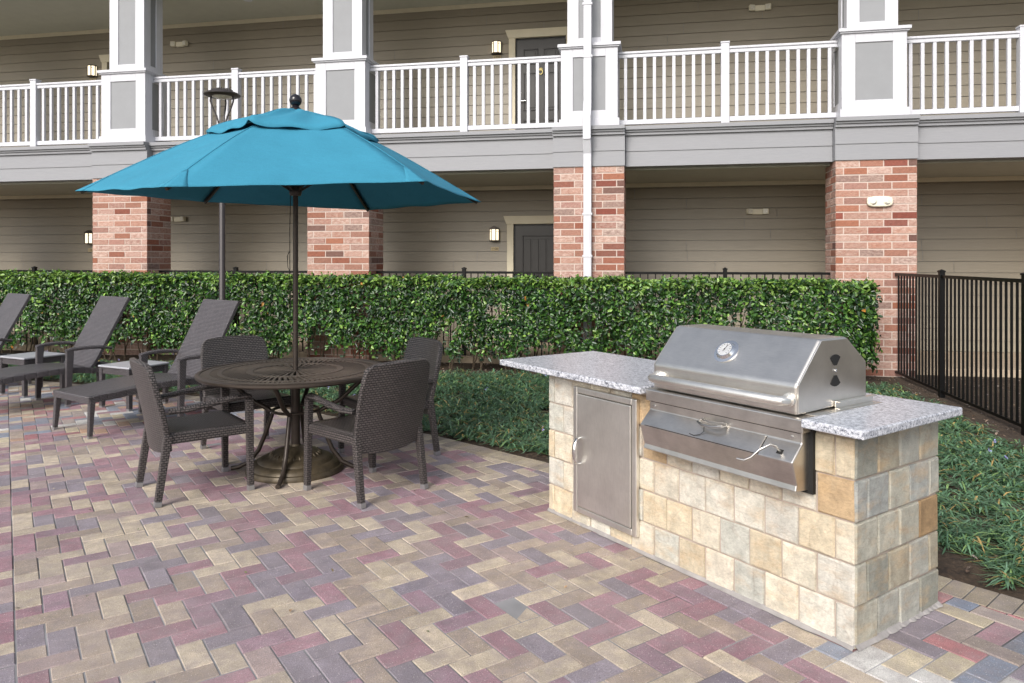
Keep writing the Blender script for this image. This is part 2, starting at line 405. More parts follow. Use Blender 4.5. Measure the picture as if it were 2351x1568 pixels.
def paver(poly, col):
    if area(poly) < 0: poly = poly[::-1]
    q = [poly[0]]
    for p in poly[1:]:
        if (Vector(p) - Vector(q[-1])).length > .004: q.append(p)
    if (Vector(q[0]) - Vector(q[-1])).length < .004: q.pop()
    if len(q) < 3 or area(q) < .0004: return
    o1 = inset(q, .0024); o2 = inset(q, .0056)
    if not o1 or not o2 or area(o2) < .00002: return
    dz = random.gauss(0, .0011); tx, ty = random.gauss(0, .006), random.gauss(0, .006); cx, cy = q[0]
    z = lambda p, h: h + dz + (p[0] - cx) * tx + (p[1] - cy) * ty
    n = len(q); k = random.uniform(.84, 1.12)
    pv.col = (col[0] * k, col[1] * k, col[2] * k, 1)
    vs = [(p[0], p[1], -.03) for p in o1] + [(p[0], p[1], z(p, -.005)) for p in o1] + [(p[0], p[1], z(p, 0)) for p in o2]
    fs = [tuple(range(2 * n, 3 * n))] + [(r * n + i, r * n + (i + 1) % n, (r + 1) * n + (i + 1) % n, (r + 1) * n + i) for r in (0, 1) for i in range(n)]
    pv.add(vs, fs)
U = .105; SEAM = -2.74
def pick(a, b):
    multi = (a > 5.95 + .1 * math.sin(b * 9)) or (b > -.115 and a < .12)
    pal, wt = (PALM, PWM) if multi else (PAL, PW)
    if multi and random.random() < .25: pal, wt = PAL, PW
    return random.choices(pal, wt)[0]
for i in range(-60, 145):
    for j in range(-150, 40):
        k = (i + j) % 4
        if k == 0: ra = (i, i + 2, j, j + 1)
        elif k == 2: ra = (i, i + 1, j, j + 2)
        else: continue
        a0, a1, b0, b1 = [v * U for v in ra]; b0 -= .01; b1 -= .01
        ca, cb = (a0 + a1) / 2, (b0 + b1) / 2; wc = iw(ca, cb)
        if not (-12.5 < wc.x < 6.5 and -.8 < wc.y < 12) or abs(wc.x) > 1.15 * max(wc.y, 0) + 1.6: continue
        if 0.12 < ca < 1.88 and .12 < cb < .56: continue
        poly0 = [(a0, b0), (a1, b0), (a1, b1), (a0, b1)]
        for side in (0, 1, 2):
            if side == 0: poly = clip(poly0, (0, 1), SEAM)
            elif side == 1: poly = clip(clip(poly0, (0, -1), -SEAM), (0, 1), -.115)
            else: poly = clip(poly0, (0, -1), .115)
            if len(poly) < 3: continue
            wp = [tuple(iw(p[0], p[1])[:2]) for p in poly]
            dd, sd, ea, eb, en = edge_sd(wc.x, wc.y)
            if sd > .1: continue
            if dd < .45: wp = clip(wp, (en.x, en.y), en.dot(ea) - .2)
            if len(wp) < 3: continue
            ca2 = sum(p[0] for p in poly) / len(poly); cb2 = sum(p[1] for p in poly) / len(poly)
            col = pick(ca2, cb2)
            paver(wp, col)
# header course along the bed
tans = [sr(168, 156, 134), sr(156, 144, 124), sr(178, 166, 142), sr(146, 136, 122)]
for a, b in zip(EDGE, EDGE[1:]):
    L = (b - a).length; n = max(1, round(L / .1)); e = (b - a).normalized(); nn = Vector((e.y, -e.x))
    for k in range(n):
        p, q = a + (b - a) * (k / n), a + (b - a) * ((k + 1) / n)
        paver([tuple(p - nn * .2), tuple(q - nn * .2), tuple(q), tuple(p)], random.choice(tans))
tag(pv.build('patio_paving', M['paver'], fixn=True), kind='structure')
mb = MB()
mb.grid(lambda u, v: (-16 + 23 * u, -4 + 18 * v, -.0045), 2, 2)
js = mb.build('joint_sand', M['grout']); tag(js, kind='structure')
# cut the sand sheet to the patio side of the edge
bm = bmesh.new(); bm.from_mesh(js.data); bmesh.ops.delete(bm, geom=bm.verts, context='VERTS')
sv = [bm.verts.new((p.x, p.y, -.0045)) for p in EDGE]; sw = [bm.verts.new((p.x - 14 if i > 3 else -16, min(p.y, -4 if i < 4 else p.y), -.0045)) for i, p in enumerate(EDGE)]
bm.free()
vs = [(p.x, p.y, -.0045) for p in EDGE] + [(-16, 11.6, -.0045), (-16, -1.5, -.0045)]
bm = bmesh.new(); bm.faces.new([bm.verts.new(v) for v in vs]); bmesh.ops.triangulate(bm, faces=bm.faces[:]); bm.to_mesh(js.data); bm.free()

# ------------------------------------------------------------ building
bld = thing('apartment_building', 'two storey apartment block with taupe siding, white balcony columns and brick piers', 'building', FO, FR)
PIERS = [-15.25, -11.43, -7.62, -3.775, .06, 3.87]; DW = 2.2; S0, S1 = -19.0, 8.2
RED = [sr(132, 80, 66), sr(148, 94, 76), sr(154, 106, 88), sr(158, 114, 98), sr(156, 116, 104), sr(112, 82, 74), sr(156, 102, 80), sr(134, 76, 64)]
RW = [.1, .14, .2, .17, .14, .1, .1, .05]
def wallboards(s0, s1, z0, z1, holes):
    mb = MB(); z = z0; row = 0; ex = .178
    while z < z1 - .01:
        zt = min(z + ex, z1); spans = [(s0, s1)]
        for h0, h1, hz in holes:
            if z < hz - .05: spans = [q for a, b in spans for q in ((a, min(b, h0)), (max(a, h1), b)) if q[1] - q[0] > .01]
        for a, b in spans:
            x = a; nx = a + random.uniform(.6, 3.6)
            while x < b - .01:
                e = min(nx, b); k = random.uniform(.97, 1.03); c = sr(143, 135, 120); mb.col = (c[0] * k, c[1] * k, c[2] * k, 1)
                g = .0025
                vs = [(x + g, DW - .019, z + .005), (e - g, DW - .019, z + .005), (e - g, DW - .006, zt), (x + g, DW - .006, zt), (x + g, DW + .02, z + .005), (e - g, DW + .02, z + .005), (e - g, DW + .02, zt), (x + g, DW + .02, zt)]
                mb.add(vs, [(0, 1, 2, 3), (0, 4, 5, 1), (3, 2, 6, 7)]); x = e; nx = x + 3.66
        z = zt; row += 1
    mb.col = None
    return mb
HO = -8.21
doors = [(-5.287, .115, 2.162), (-5.255, 3.41, 5.443), (-5.287 + HO, .115, 2.162), (-5.255 + HO, 3.41, 5.443)]
wallboards(S0, S1, .108, 2.87, [(-5.287 - .0, -5.287 + .9, 2.2), (-5.287 + HO, -5.287 + HO + .9, 2.2)]).build('lower_siding', M['siding'], bld, fixn=False)
wallboards(S0, S1, 3.43, 6.13, [(-5.255, -5.255 + .9, 5.5), (-5.255 + HO, -5.255 + HO + .9, 5.5)]).build('upper_siding', M['siding'], bld, fixn=False)
mb = MB(); mb.box(S0, S1, DW + .06, DW + .3, -.1, 6.9); mb.build('wall_core', M['greypanel'], bld)
mb = MB(); mb.box(S0, S1, .32, DW + .05, 2.87, 3.41); mb.build('upper_floor', M['soffit'], bld)
mb = MB(); mb.box(S0, S1, -.05, DW + .05, 6.13, 6.25); mb.build('upper_ceiling', M['soffit'], bld)
mb = MB(); mb.box(S0, S1, DW - .045, DW - .018, 2.80, 2.868); mb.build('lower_crown_trim', M['trim'], bld)
mb = MB(); mb.box(S0, S1, DW - .045, DW - .018, 6.055, 6.128); mb.build('upper_crown_trim', M['trim'], bld)
mb = MB(); mb.box(S0, S1, -.35, DW + .3, 6.60, 6.9); mb.box(S0, S1, .12, .5, 6.25, 6.6); mb.build('unseen_roof', M['white'], bld)  # out-of-view roof and header beam, added to block sky light from above
# fascia beam with ledges
def fascia(mb, s0, s1, d, dback):
    for z0, z1 in ((2.90, 3.125), (3.118, 3.345)):
        mb.prism([(d, z0), (d + .012, z1), (dback, z1), (dback, z0)], s0, s1)
    mb.box(s0 - .0, s1 + .0, d - .022, dback, 3.345, 3.385)
    mb.box(s0 - .0, s1 + .0, d - .045, dback, 3.387, 3.415)
    mb.box(s0 - .0, s1 + .0, d - .075, dback, 3.417, 3.47)
mb = MB()
for a, b in zip([S0] + PIERS, PIERS + [S1]):
    fascia(mb, a + (.52 if a != S0 else 0), b - (.52 if b != S1 else 0), .11, .3)
mb.build('fascia_beam', M['fascia'], bld)
for i, c in enumerate(PIERS):
    mb = MB(); fascia(mb, c - .515, c + .515, -.02, .62); mb.build('pier_cladding', M['fascia'], bld)
# brick piers as real bricks
def pier(seed):
    random.seed(seed); mb = MB(); W, Dp, bh, bl = .507, .60, .0985, .302; n = 29
    def face(L, fn):
        for r in range(n):
            z0 = r * .1 + .006; x = -(r % 2) * bl / 2 - (.0 if r % 2 == 0 else 0); off = (r % 2) * .09
            x = 0 if r % 2 == 0 else 0
            cuts = [0] + [c for c in [(.302 * k + (0 if r % 2 == 0 else -.2)) for k in range(1, 6)] if .05 < c < L - .05] + [L]
            for a, b in zip(cuts, cuts[1:]):
                c = random.choices(RED, RW)[0]; k = random.uniform(.85, 1.1); mb.col = (c[0] * k, c[1] * k, c[2] * k, random.choice((0, .05, .12, .5, .7, .85, 1, .6)))
                fn(a + (.005 if a > 0 else 0), b - (.005 if b < L else 0), z0, min(z0 + .0885, 2.9))
    def quad(p0, p1, o, z0, z1):  # outward o
        i = .004; t = Vector(p1) - Vector(p0); t.normalize(); o = Vector(o)
        A, B = Vector(p0), Vector(p1)
        vs = []
        for q, dz in ((A, z0), (B, z0), (B, z1), (A, z1)): vs.append(Vector((q.x, q.y, dz)) - o * .012)
        for q, dz in ((A + t * i, z0 + i), (B - t * i, z0 + i), (B - t * i, z1 - i), (A + t * i, z1 - i)): vs.append(Vector((q.x, q.y, dz)))
        mb.add(vs, [(4, 5, 6, 7), (0, 1, 5, 4), (1, 2, 6, 5), (2, 3, 7, 6), (3, 0, 4, 7)])
    face(2 * W, lambda a, b, z0, z1: quad((-W + a, 0, 0), (-W + b, 0, 0), (0, -1, 0), z0, z1))
    face(Dp, lambda a, b, z0, z1: quad((W, a, 0), (W, b, 0), (1, 0, 0), z0, z1))
    face(Dp, lambda a, b, z0, z1: quad((-W, Dp - a, 0), (-W, Dp - b, 0), (-1, 0, 0), z0, z1))
    face(2 * W, lambda a, b, z0, z1: quad((W - a, Dp, 0), (-W + (2 * W - b), Dp, 0), (0, 1, 0), z0, z1))
    return mb, W, Dp
for i, c in enumerate(PIERS):
    mb, W, Dp = pier(20 + i)
    p = mb.build('brick_pier', M['brick'], bld, fixn=False); p.location = (c, 0, 0)
    mb = MB(); mb.box(-W + .005, W - .005, .005, Dp - .005, -.05, 2.899); mb.build('pier_mortar', M['mortar'], p)
random.seed(11)
# balcony columns
def column(c):
    col = bpy.data.objects.new('porch_column', None); COL.objects.link(col); col.parent = bld; col.location = (c, .40, 0)
    mb = MB()
    mb.box(-.435, .435, -.345, .345, 3.472, 3.60)
    def shell(w, dd, z0, z1, fr, zb, zt, rec=.02):
        mb.box(-w + rec, w - rec, -dd + rec, dd - rec, z0 + .001, z1 - .001)
        for sx in (-1, 1):
            for sy in (-1, 1):
                x0, x1 = sorted((sx * w, sx * (w - fr))); y0, y1 = sorted((sy * dd, sy * (dd - fr))); mb.box(x0, x1, y0, y1, z0, z1)
        for sy in (-1, 1):
            y0, y1 = sorted((sy * dd, sy * (dd - rec - .005))); mb.box(-w + fr, w - fr, y0, y1, z0, zb); mb.box(-w + fr, w - fr, y0, y1, zt, z1)
        for sx in (-1, 1):
            x0, x1 = sorted((sx * w, sx * (w - rec - .005))); mb.box(x0, x1, -dd + fr, dd - fr, z0, zb); mb.box(x0, x1, -dd + fr, dd - fr, zt, z1)
    shell(.41, .32, 3.60, 4.645, .175, 3.72, 4.50)
    mb.box(-.455, .455, -.365, .365, 4.645, 4.69)
    mb.box(-.435, .435, -.345, .345, 4.625, 4.645)
    shell(.325, .235, 4.69, 6.125, .165, 4.80, 6.0)
    mb.build('column_casing', M['white'], col, bevel=.004)
    pb = MB(); e = .0235
    pb.box(-.235, .235, -.32 + e - .008, -.32 + e, 3.72, 4.50); pb.box(-.16, .16, -.235 + e - .008, -.235 + e, 4.80, 6.0)
    pb.build('front_panel', M['greypanel'], col)
    pb = MB()
    for sx in (-1, 1):
        x0, x1 = sorted((sx * (.41 - e), sx * (.41 - e + .008))); pb.box(x0, x1, -.145, .145, 3.72, 4.50)
        x0, x1 = sorted((sx * (.325 - e), sx * (.325 - e + .008))); pb.box(x0, x1, -.07, .07, 4.80, 6.0)
    pb.build('side_panel', M['greypanel'], col)
for c in PIERS: column(c)
# doors
def door(s, z0, z1, style):
    dr = bpy.data.objects.new('entry_door', None); COL.objects.link(dr); dr.parent = bld; dr.location = (s, DW - .02, z0)
    h = z1 - z0; wd = .88; mb = MB(); mb.box(.02, wd, .03, .07, 0, h)
    if style == 'six':
        for x0, x1 in ((.14, .40), (.50, .76)):
            for a, b in ((.2, .62), (.78, 1.45), (1.6, 1.87)):
                for q in ((x0, x1, a, a + .02), (x0, x1, b - .02, b), (x0, x0 + .02, a, b), (x1 - .02, x1, a, b)): mb.box(q[0], q[1], .012, .03, q[2], q[3])
                mb.box(x0 + .05, x1 - .05, .018, .03, a + .05, b - .05)
    else:
        for q in ((.15, .75, 1.86, 1.88), (.15, .17, .15, 1.86), (.73, .75, .15, 1.86)): mb.box(q[0], q[1], .010, .03, q[2], q[3])
        for k in range(4): mb.box(.20 + k * .135, .305 + k * .135, .016, .03, .2, 1.81)
    mb.build('door_slab', M['doorpaint'], dr, bevel=.004)
    mb = MB(); mb.lathe([(0, 0), (.03, 0), (.03, .012), (.012, .02), (.012, .05)], 16, m=Matrix.Translation((.075, .03, .95)) @ Matrix.Rotation(R_(90), 4, 'X')); mb.tube([(.075, -.02, .95), (.19, -.025, .95)], .009); mb.build('door_handle', M['chrome'], dr, smooth=True)
    mb = MB(); mb.lathe([(0, 0), (.028, 0), (.028, .02)], 16, m=Matrix.Translation((.075, .03, 1.1)) @ Matrix.Rotation(R_(90), 4, 'X')); mb.build('deadbolt', M['chrome'], dr, smooth=True)
    if style == 'six':
        mb = MB(); mb.lathe([(0, 0), (.028, 0), (.034, .012), (0, .02)], 16, m=Matrix.Translation((.45, .03, 1.5)) @ Matrix.Rotation(R_(90), 4, 'X')); mb.tube([(.45 + .032 * math.sin(t), .008, 1.455 + .045 * math.cos(t)) for t in [i * math.pi / 8 for i in range(16)]], .008, 6, closed=True); mb.build('door_knocker', M['brass'], dr, smooth=True)
    mb = MB(); mb.box(-.115, -.0, -.03, .03, 0, h + .03); mb.box(.9, 1.015, -.03, .03, 0, h + .03)
    mb.prism([(-.125, h + .03), (1.025, h + .03), (1.08, h + .175), (-.18, h + .175)], -.04, .03, 'y'); mb.build('door_casing', M['trim'], dr, bevel=.004)
for k, (s, z0, z1) in enumerate(doors): door(s, z0, z1, 'six' if z0 > 2 else 'plank')

tag(MB().box(S0, S1, .18, DW + .06, -.05, .106).build('walkway', M['slab'], bevel=.006, loc=FO, rot=FR), kind='structure')

# railings: one per bay
names = ['leftmost white balcony railing, cut by the picture edge', 'white balcony railing behind the street lamp and the teal parasol tip', 'white balcony railing in front of the upper dark door', 'white balcony railing right of the downspout', 'white balcony railing at the far right above the black yard fence']
for i in range(5):
    a, b = PIERS[i] + .41, PIERS[i + 1] - .41; L = b - a; c = (a + b) / 2
    if i == 0: a0 = a
    r = thing('balcony_railing', names[i], 'railing', fw(c, .32, 3.47), FR, 'white balcony railings between the columns')
    mb = MB(); mb.box(-L / 2, L / 2, -.045, .045, 1.095, 1.13); mb.box(-L / 2, L / 2, -.03, .03, 1.04, 1.095); mb.build('top_rail', M['white'], r, bevel=.008)
    mb = MB(); mb.box(-L / 2, L / 2, -.028, .028, .065, .135); mb.build('bottom_rail', M['white'], r, bevel=.006)
    mb = MB(); mb.box(-.057, .057, -.057, .057, .0, 1.175); mb.box(-.064, .064, -.064, .064, 1.175, 1.2); mb.build('post', M['white'], r, bevel=.005)
    bal = None; n = int((L / 2 - .1) / .14)
    for sgn in (-1, 1):
        for k in range(n):
            x = sgn * (.057 + (L / 2 - .057) * (k + .75) / (n + .5))
            if bal is None: bal = MB().box(-.0225, .0225, -.0225, .0225, .13, 1.045).build('baluster', M['white'], r, bevel=.003); bal.location.x = x
            else: o = bal.copy(); COL.objects.link(o); o.location.x = x

# wall lanterns, plates, emergency lights
def lantern(s, z, label, cap):
    L = thing('wall_lantern', label, 'lantern', fw(s, DW - .016, z), FR, 'lit wall lanterns beside the doors')
    prof = [(-.085, 0), (-.085, -.05), (-.04, -.11), (.04, -.11), (.085, -.05), (.085, 0)]
    MB().prism([(x * .93, y * .93 - .004) for x, y in prof], -.09, .1, 'z').build('glass', M['lampglass'], L)
    mb = MB()
    for z0, z1 in ((-.105, -.09), (.1, .115)): mb.prism([(x * 1.05, y * 1.05) for x, y in prof], z0, z1, 'z')
    for x, y in prof: mb.box(x - .007, x + .007, y - .007, y + .007, -.1, .11)
    mb.box(-.085, .085, -.104, -.1, .06, .066); mb.box(-.07, .07, -.004, .0, -.11, .13)
    if cap: mb.prism([(-.09, .115), (0, .165), (.09, .115)], -.09, 0, 'y')
    mb.build('frame', M['bronze'], L)
def plate(s, z, txt, label):
    p = thing('number_plate', label, 'sign', fw(s, DW - .017, z), FR, 'unit number plates')
    MB().box(-.07, .07, -.012, 0, -.032, .032).build('plate', M['plate'], p, bevel=.002)
    cu = bpy.data.curves.new('number', 'FONT'); cu.body = txt; cu.size = .058; cu.align_x = 'CENTER'; cu.align_y = 'CENTER'; cu.extrude = .001
    tmp = bpy.data.objects.new('number', cu); COL.objects.link(tmp); dg = bpy.context.evaluated_depsgraph_get(); me = bpy.data.meshes.new_from_object(tmp.evaluated_get(dg)); bpy.data.objects.remove(tmp)
    me.materials.clear(); me.materials.append(M['platetext']); o = bpy.data.objects.new('number', me); COL.objects.link(o); o.parent = p; o.rotation_euler = (R_(90), 0, 0); o.location = (0, -.0135, 0)
lantern(-5.589, 5.313, 'lit lantern beside the upper dark door, above the railing', False)
lantern(-5.628, 2.0, 'lit lantern with peaked top beside the lower dark door', True)
lantern(-5.589 + HO, 5.30, 'lit lantern left of the leftmost white column, upstairs', False)
lantern(-5.628 + HO - .02, 1.985, 'lit lantern half hidden by the leftmost brick pier', True)
plate(-5.589, 5.158, '1208', 'tan number plate under the upstairs lantern by the door')
plate(-5.628, 1.757, '1108', 'tan number plate reading 1108 by the lower door')
plate(-5.589 + HO, 5.145, '1207', 'tan number plate under the upstairs lantern at far left')
plate(-5.628 + HO, 1.757, '1107', 'tan number plate half hidden by the leftmost brick pier')
def elight(s, z, label):
    e = thing('emergency_light', label, 'emergency light', fw(s, DW - .016, z), FR, 'twin head emergency lights on the siding')
    MB().box(-.08, .08, -.05, 0, -.045, .045).build('housing', M['fixture'], e, bevel=.006)
    for sx in (-1, 1):
        m = Matrix.Translation((sx * .13, -.055, .005)) @ Matrix.Rotation(R_(-18 * sx), 4, 'Z')
        h = MB().box(-.045, .045, -.03, .03, -.045, .045, m).build('lamp_head', M['fixture'], e, bevel=.006)
        mb = MB(); mb.box(-.037, .037, -.034, -.03, -.037, .037, m)
        for k in (-1, 0, 1): mb.box(-.037, .037, -.038, -.034, k * .02 - .003, k * .02 + .003, m)
        mb.build('lens', M['fixlens'], h)
elight(-11.855, 5.733, 'twin head emergency light upstairs between the two left columns')
elight(-11.902, 2.346, 'twin head emergency light downstairs right of the leftmost pier')
elight(-1.129, 5.732, 'twin head emergency light upstairs near the top of the picture')
elight(-1.166, 2.358, 'twin head emergency light downstairs above the hedge and grill')
e = thing('emergency_light', 'cream oval emergency light on the rightmost brick pier', 'emergency light', fw(.10, 0, 2.336), FR)
mb = MB(); pts = []
m = Matrix.Rotation(R_(90), 4, 'X')
se = lambda t_, w_, h_: (w_ * abs(math.cos(t_)) ** .6 * (1 if math.cos(t_) > 0 else -1), h_ * abs(math.sin(t_)) ** .6 * (1 if math.sin(t_) > 0 else -1))
mb.prism([se(2 * math.pi * (k + .5) / 36, .16, .072) for k in range(36)], -.052, 0, 'y'); mb.build('housing', M['fixture'], e, bevel=.018, seg=4)
for sx in (-1, 1):
    mb = MB(); mb.lathe([(0, .03), (.03, .028), (.045, .01), (.048, 0)][::-1], 20, m=Matrix.Translation((sx * .09, -.045, 0)) @ Matrix.Rotation(R_(20 * sx), 4, 'Z') @ m); mb.build('lamp_head', M['fixlens'], e, smooth=True)
# cable stain / conduit around the pier light
dl = thing('ceiling_light', 'lit round recessed light in the upper porch ceiling', 'ceiling light', fw(-9.85, 1.2, 6.128), FR)
MB().lathe([(.0, -.003), (.06, -.003)], 24).build('lens', M['downlight'], dl)
MB().lathe([(.06, -.004), (.08, -.012), (.095, 0)], 24).build('trim_ring', M['white'], dl, smooth=True)
# downspout
ds = thing('downspout', 'white downspout running down the brick pier and column', 'downspout', fw(-3.785, 0, 0), FR)
mb = MB(); P = [(-.04, 6.6), (-.04, 3.80), (-.155, 3.58), (-.155, 3.28), (-.06, 3.10), (-.06, .12)]
for (d0, z0), (d1, z1) in zip(P, P[1:]): mb.beam((0, d0, z0 + .02), (0, d1, z1 - .02), .115, .085, up=(0, 1, 0))
mb.build('pipe', M['white'], ds, bevel=.01)
mb = MB()
for z, dd in ((5.2, -.04), (4.45, -.04), (2.2, -.06), (1.6, -.06)): mb.box(-.07, .07, dd - .05, dd + .04, z, z + .03)
[MB().box(-.07, .07, dd - .05, dd + .04, z, z + .03).build('strap', M['white'], ds) for z, dd in ((5.2, -.04), (4.45, -.04), (2.2, -.06), (1.6, -.06))]

# ------------------------------------------------------------ fences
def fence(p0, p1, label, grp, ztop=1.385, zbot=.10, sp=.108, posts=(.5,), pk=.016):
    p0, p1 = Vector(p0), Vector(p1); L = (p1 - p0).length; rot = math.atan2((p1 - p0).y, (p1 - p0).x)
    f = thing('metal_fence', label, 'fence', (p0.x, p0.y, 0), rot, grp)
    MB().box(.0, L, -.014, .014, ztop - .035, ztop).build('top_rail', M['black'], f, bevel=.002)
    MB().box(.0, L, -.014, .014, zbot - .03, zbot).build('bottom_rail', M['black'], f, bevel=.002)
    for q in posts:
        mb = MB(); x = q * L; mb.box(x - .028, x + .028, -.028, .028, -.04, ztop + .035); mb.box(x - .034, x + .034, -.034, .034, ztop + .035, ztop + .05)
        mb.add([(x - .03, -.03, ztop + .05), (x + .03, -.03, ztop + .05), (x + .03, .03, ztop + .05), (x - .03, .03, ztop + .05), (x, 0, ztop + .068)], [(0, 1, 4), (1, 2, 4), (2, 3, 4), (3, 0, 4)])
        mb.build('post', M['black'], f, bevel=.002)
    n = int(L / sp); pkt = None
    for k in range(1, n):
        x = k * L / n
        if any(abs(x - q * L) < .05 for q in posts): continue
        if pkt is None: pkt = MB().box(-pk / 2, pk / 2, -pk / 2, pk / 2, zbot - .02, ztop - .03).build('picket', M['black'], f); pkt.location.x = x
        else: o = pkt.copy(); COL.objects.link(o); o.location.x = x
    return f
G2 = 'black picket fence panels between the brick piers'
lab = ['black picket fence behind the hedge at the far left', 'black picket fence behind the hedge between the left and second piers', 'black picket fence behind the hedge below the lower dark door', 'black picket fence behind the hedge left of the rightmost pier']
for i in range(4):
    fence(fw(PIERS[i] + .51, .3), fw(PIERS[i + 1] - .51, .3), lab[i], G2)
fence((5.105, 9.735, 0), (4.555, 6.45, 0), 'tall black picket fence beside the grill island, running toward the viewer', None, ztop=1.385, zbot=.085, sp=.1, posts=(.44, .985), pk=.018)

# ------------------------------------------------------------ lamp post
lp = thing('lamp_post', 'slim dark lamp post with saucer shaped head behind the parasol', 'street lamp', (-3.76, 9.5, 0), 0)
MB().lathe([(.0, 0), (.09, 0), (.09, .02), (.055, .04), (.04, .06), (.037, 3.25), (.03, 3.27), (.0, 3.27)], 20).build('post', M['lampbronze'], lp, smooth=True)
MB().lathe([(0, 3.765), (.06, 3.762), (.14, 3.745), (.2, 3.72), (.228, 3.70), (.226, 3.69), (.19, 3.675), (.0, 3.675)][::-1], 40).build('lamp_head', M['lampbronze'], lp, smooth=True)
mb = MB()
for k in range(-5, 6): mb.box(k * .022 - .004, k * .022 + .004, -.11 + abs(k) * .008, .11 - abs(k) * .008, 3.745, 3.772)
mb.build('cooling_fins', M['lampbronze'], lp)
MB().lathe([(0, 3.645), (.09, 3.655), (.13, 3.676)], 30).build('lens', M['fixlens'], lp, smooth=True)
for k in range(3):
    a = R_((-4, 94, 184)[k]); c, s_ = math.cos(a), math.sin(a)
    MB().tube([(r * c, r * s_, z) for r, z in ((.03, 3.2), (.035, 3.3), (.07, 3.42), (.12, 3.53), (.15, 3.62), (.14, 3.68))], .011, 8).build('arm', M['lampbronze'], lp, smooth=True)

# ------------------------------------------------------------ hedge
HS0, HS1, HD0, HD1 = -16.5, -.17, -.85, -.15
hed = thing('hedge', 'long clipped green hedge in front of the brick piers', 'hedge', FO, FR)
def leaves(P, N, size, cols, aspect=.56, fold=.22, seed=3):
    g = np.random.default_rng(seed); n = len(P)
    z = N / np.linalg.norm(N, axis=1, keepdims=True); r = g.normal(size=(n, 3)); x = np.cross(z, r); x /= np.linalg.norm(x, axis=1, keepdims=True); y = np.cross(z, x)
    L = size[:, None]; W = L * aspect
    pts = [P, P + x * L * .35 + y * W * .5 + z * W * fold, P + x * L * .75 + y * W * .36 + z * W * fold * .8, P + x * L - z * L * .1, P + x * L * .75 - y * W * .36 + z * W * fold * .8, P + x * L * .35 - y * W * .5 + z * W * fold]
    V = np.stack(pts, 1).reshape(-1, 3); b = (np.arange(n) * 6)[:, None]
    F = np.concatenate([b + np.array([[0, 1, 2, 3]]), b + np.array([[0, 3, 4, 5]])], 1).reshape(-1, 4)
    T = np.repeat(cols, 2, axis=0); return V, F, T
def lump(s, z, k): return (np.sin(s * 2.1 * k + 1.3 * np.sin(z * 3.7)) + np.sin(s * 3.7 * k + z * 5.1) + np.sin(s * 7.9 * k - z * 6.7) * .6) / 2.6
def hedge_top(s): return 1.268 + (-s) * .0052 + .014 * np.sin(s * 5) + .012 * np.sin(s * 13 + 2 * np.sin(s * 3))
Ps, Ns, Cs, Ss = [], [], [], []
def addl(n, kind):
    s = rng.uniform(HS0, HS1, n); t = hedge_top(s)
    if kind == 'front':
        z = rng.uniform(.12, 1, n) * t; dep = rng.exponential(.06, n) * 1.2
        d = HD0 + .03 + .06 * lump(s, z, 1) + .045 * lump(s * 2.7, z * 2.2 + 1, 1.3) + dep * .9 - .01; nrm = np.stack([rng.normal(0, .75, n), -1 + rng.normal(0, .5, n), .45 + rng.normal(0, .6, n)], 1)
    elif kind == 'top':
        d = rng.uniform(HD0, HD1, n); z = t + .02 * lump(s, d * 3, 1.3) - rng.exponential(.03, n); nrm = np.stack([rng.normal(0, .5, n), rng.normal(-.2, .5, n), np.ones(n)], 1)
    elif kind == 'end':
        s = HS1 + .03 * rng.normal(size=n) - rng.exponential(.05, n); d = rng.uniform(HD0, HD1, n); z = rng.uniform(.12, 1, n) * hedge_top(s); nrm = np.stack([np.ones(n), rng.normal(0, .5, n), .3 + rng.normal(0, .4, n)], 1)
    else:
        d = rng.uniform(HD0 + .1, HD1, n); z = rng.uniform(.2, 1, n) * t; nrm = rng.normal(size=(n, 3))
    # bottom gets sparse and holes open low in the hedge
    gap = lump(s * 1.7 + 4, z * 1.2, 1.0)
    low = np.clip((z - .20 - .17 * lump(s, z * 0, 1.9)) / .30, 0, 1)
    keep = rng.uniform(size=n) < low * np.where((gap > .52) & (z < .95), .15, 1)
    inner = rng.uniform(size=n) < (.45 + .55 * (z > .75))
    if kind == 'in': keep &= inner & ~((gap > .3) & (z < 1.0))
    s, d, z, nrm = s[keep], d[keep], z[keep], nrm[keep]; m = len(s)
    base = np.array([sr(42, 72, 33)[:3], sr(54, 88, 36)[:3], sr(80, 116, 50)[:3], sr(28, 48, 30)[:3], sr(116, 146, 70)[:3], sr(56, 76, 58)[:3]])
    p = np.array([.26, .24, .17, .16, .07, .10]); c = base[rng.choice(6, m, p=p)]; fresh = (z > t[keep] - .12) & (rng.uniform(size=m) < .45)  # pale fresh leaves near the top, also painting its lit edge brighter
    c[fresh] = base[4] * rng.uniform(.7, 1.0, (fresh.sum(), 1)); c = c * rng.uniform(.45, 1.45, (m, 1)) * (1.22 + .2 * lump(s * 1.3 + 2, z * 1.5, 1.4))[:, None]; rare = rng.uniform(size=m) < .0012; c[rare] = sr(186, 130, 60)[:3]  # lump factor paints shaded hollows and lit clumps into the leaf colour
    Ps.append(np.stack([s, d, z], 1)); Ns.append(nrm); Cs.append(np.concatenate([c, np.ones((m, 1))], 1)); Ss.append(rng.uniform(.04, .078, m))
addl(54000, 'front'); addl(21000, 'top'); addl(2400, 'end'); addl(14000, 'in')
ns = 900; s_ = rng.uniform(HS0, HS1, ns // 6).repeat(6); d_ = rng.uniform(HD0, HD1, ns // 6).repeat(6); hh = np.tile(np.arange(6), ns // 6) * .011
Ps.append(np.stack([s_ + rng.normal(0, .008, ns), d_ + rng.normal(0, .008, ns), hedge_top(s_) + hh], 1)); Ns.append(rng.normal(0, .6, (ns, 3)) + np.array([0, -.3, .7])); Ss.append(rng.uniform(.025, .045, ns))
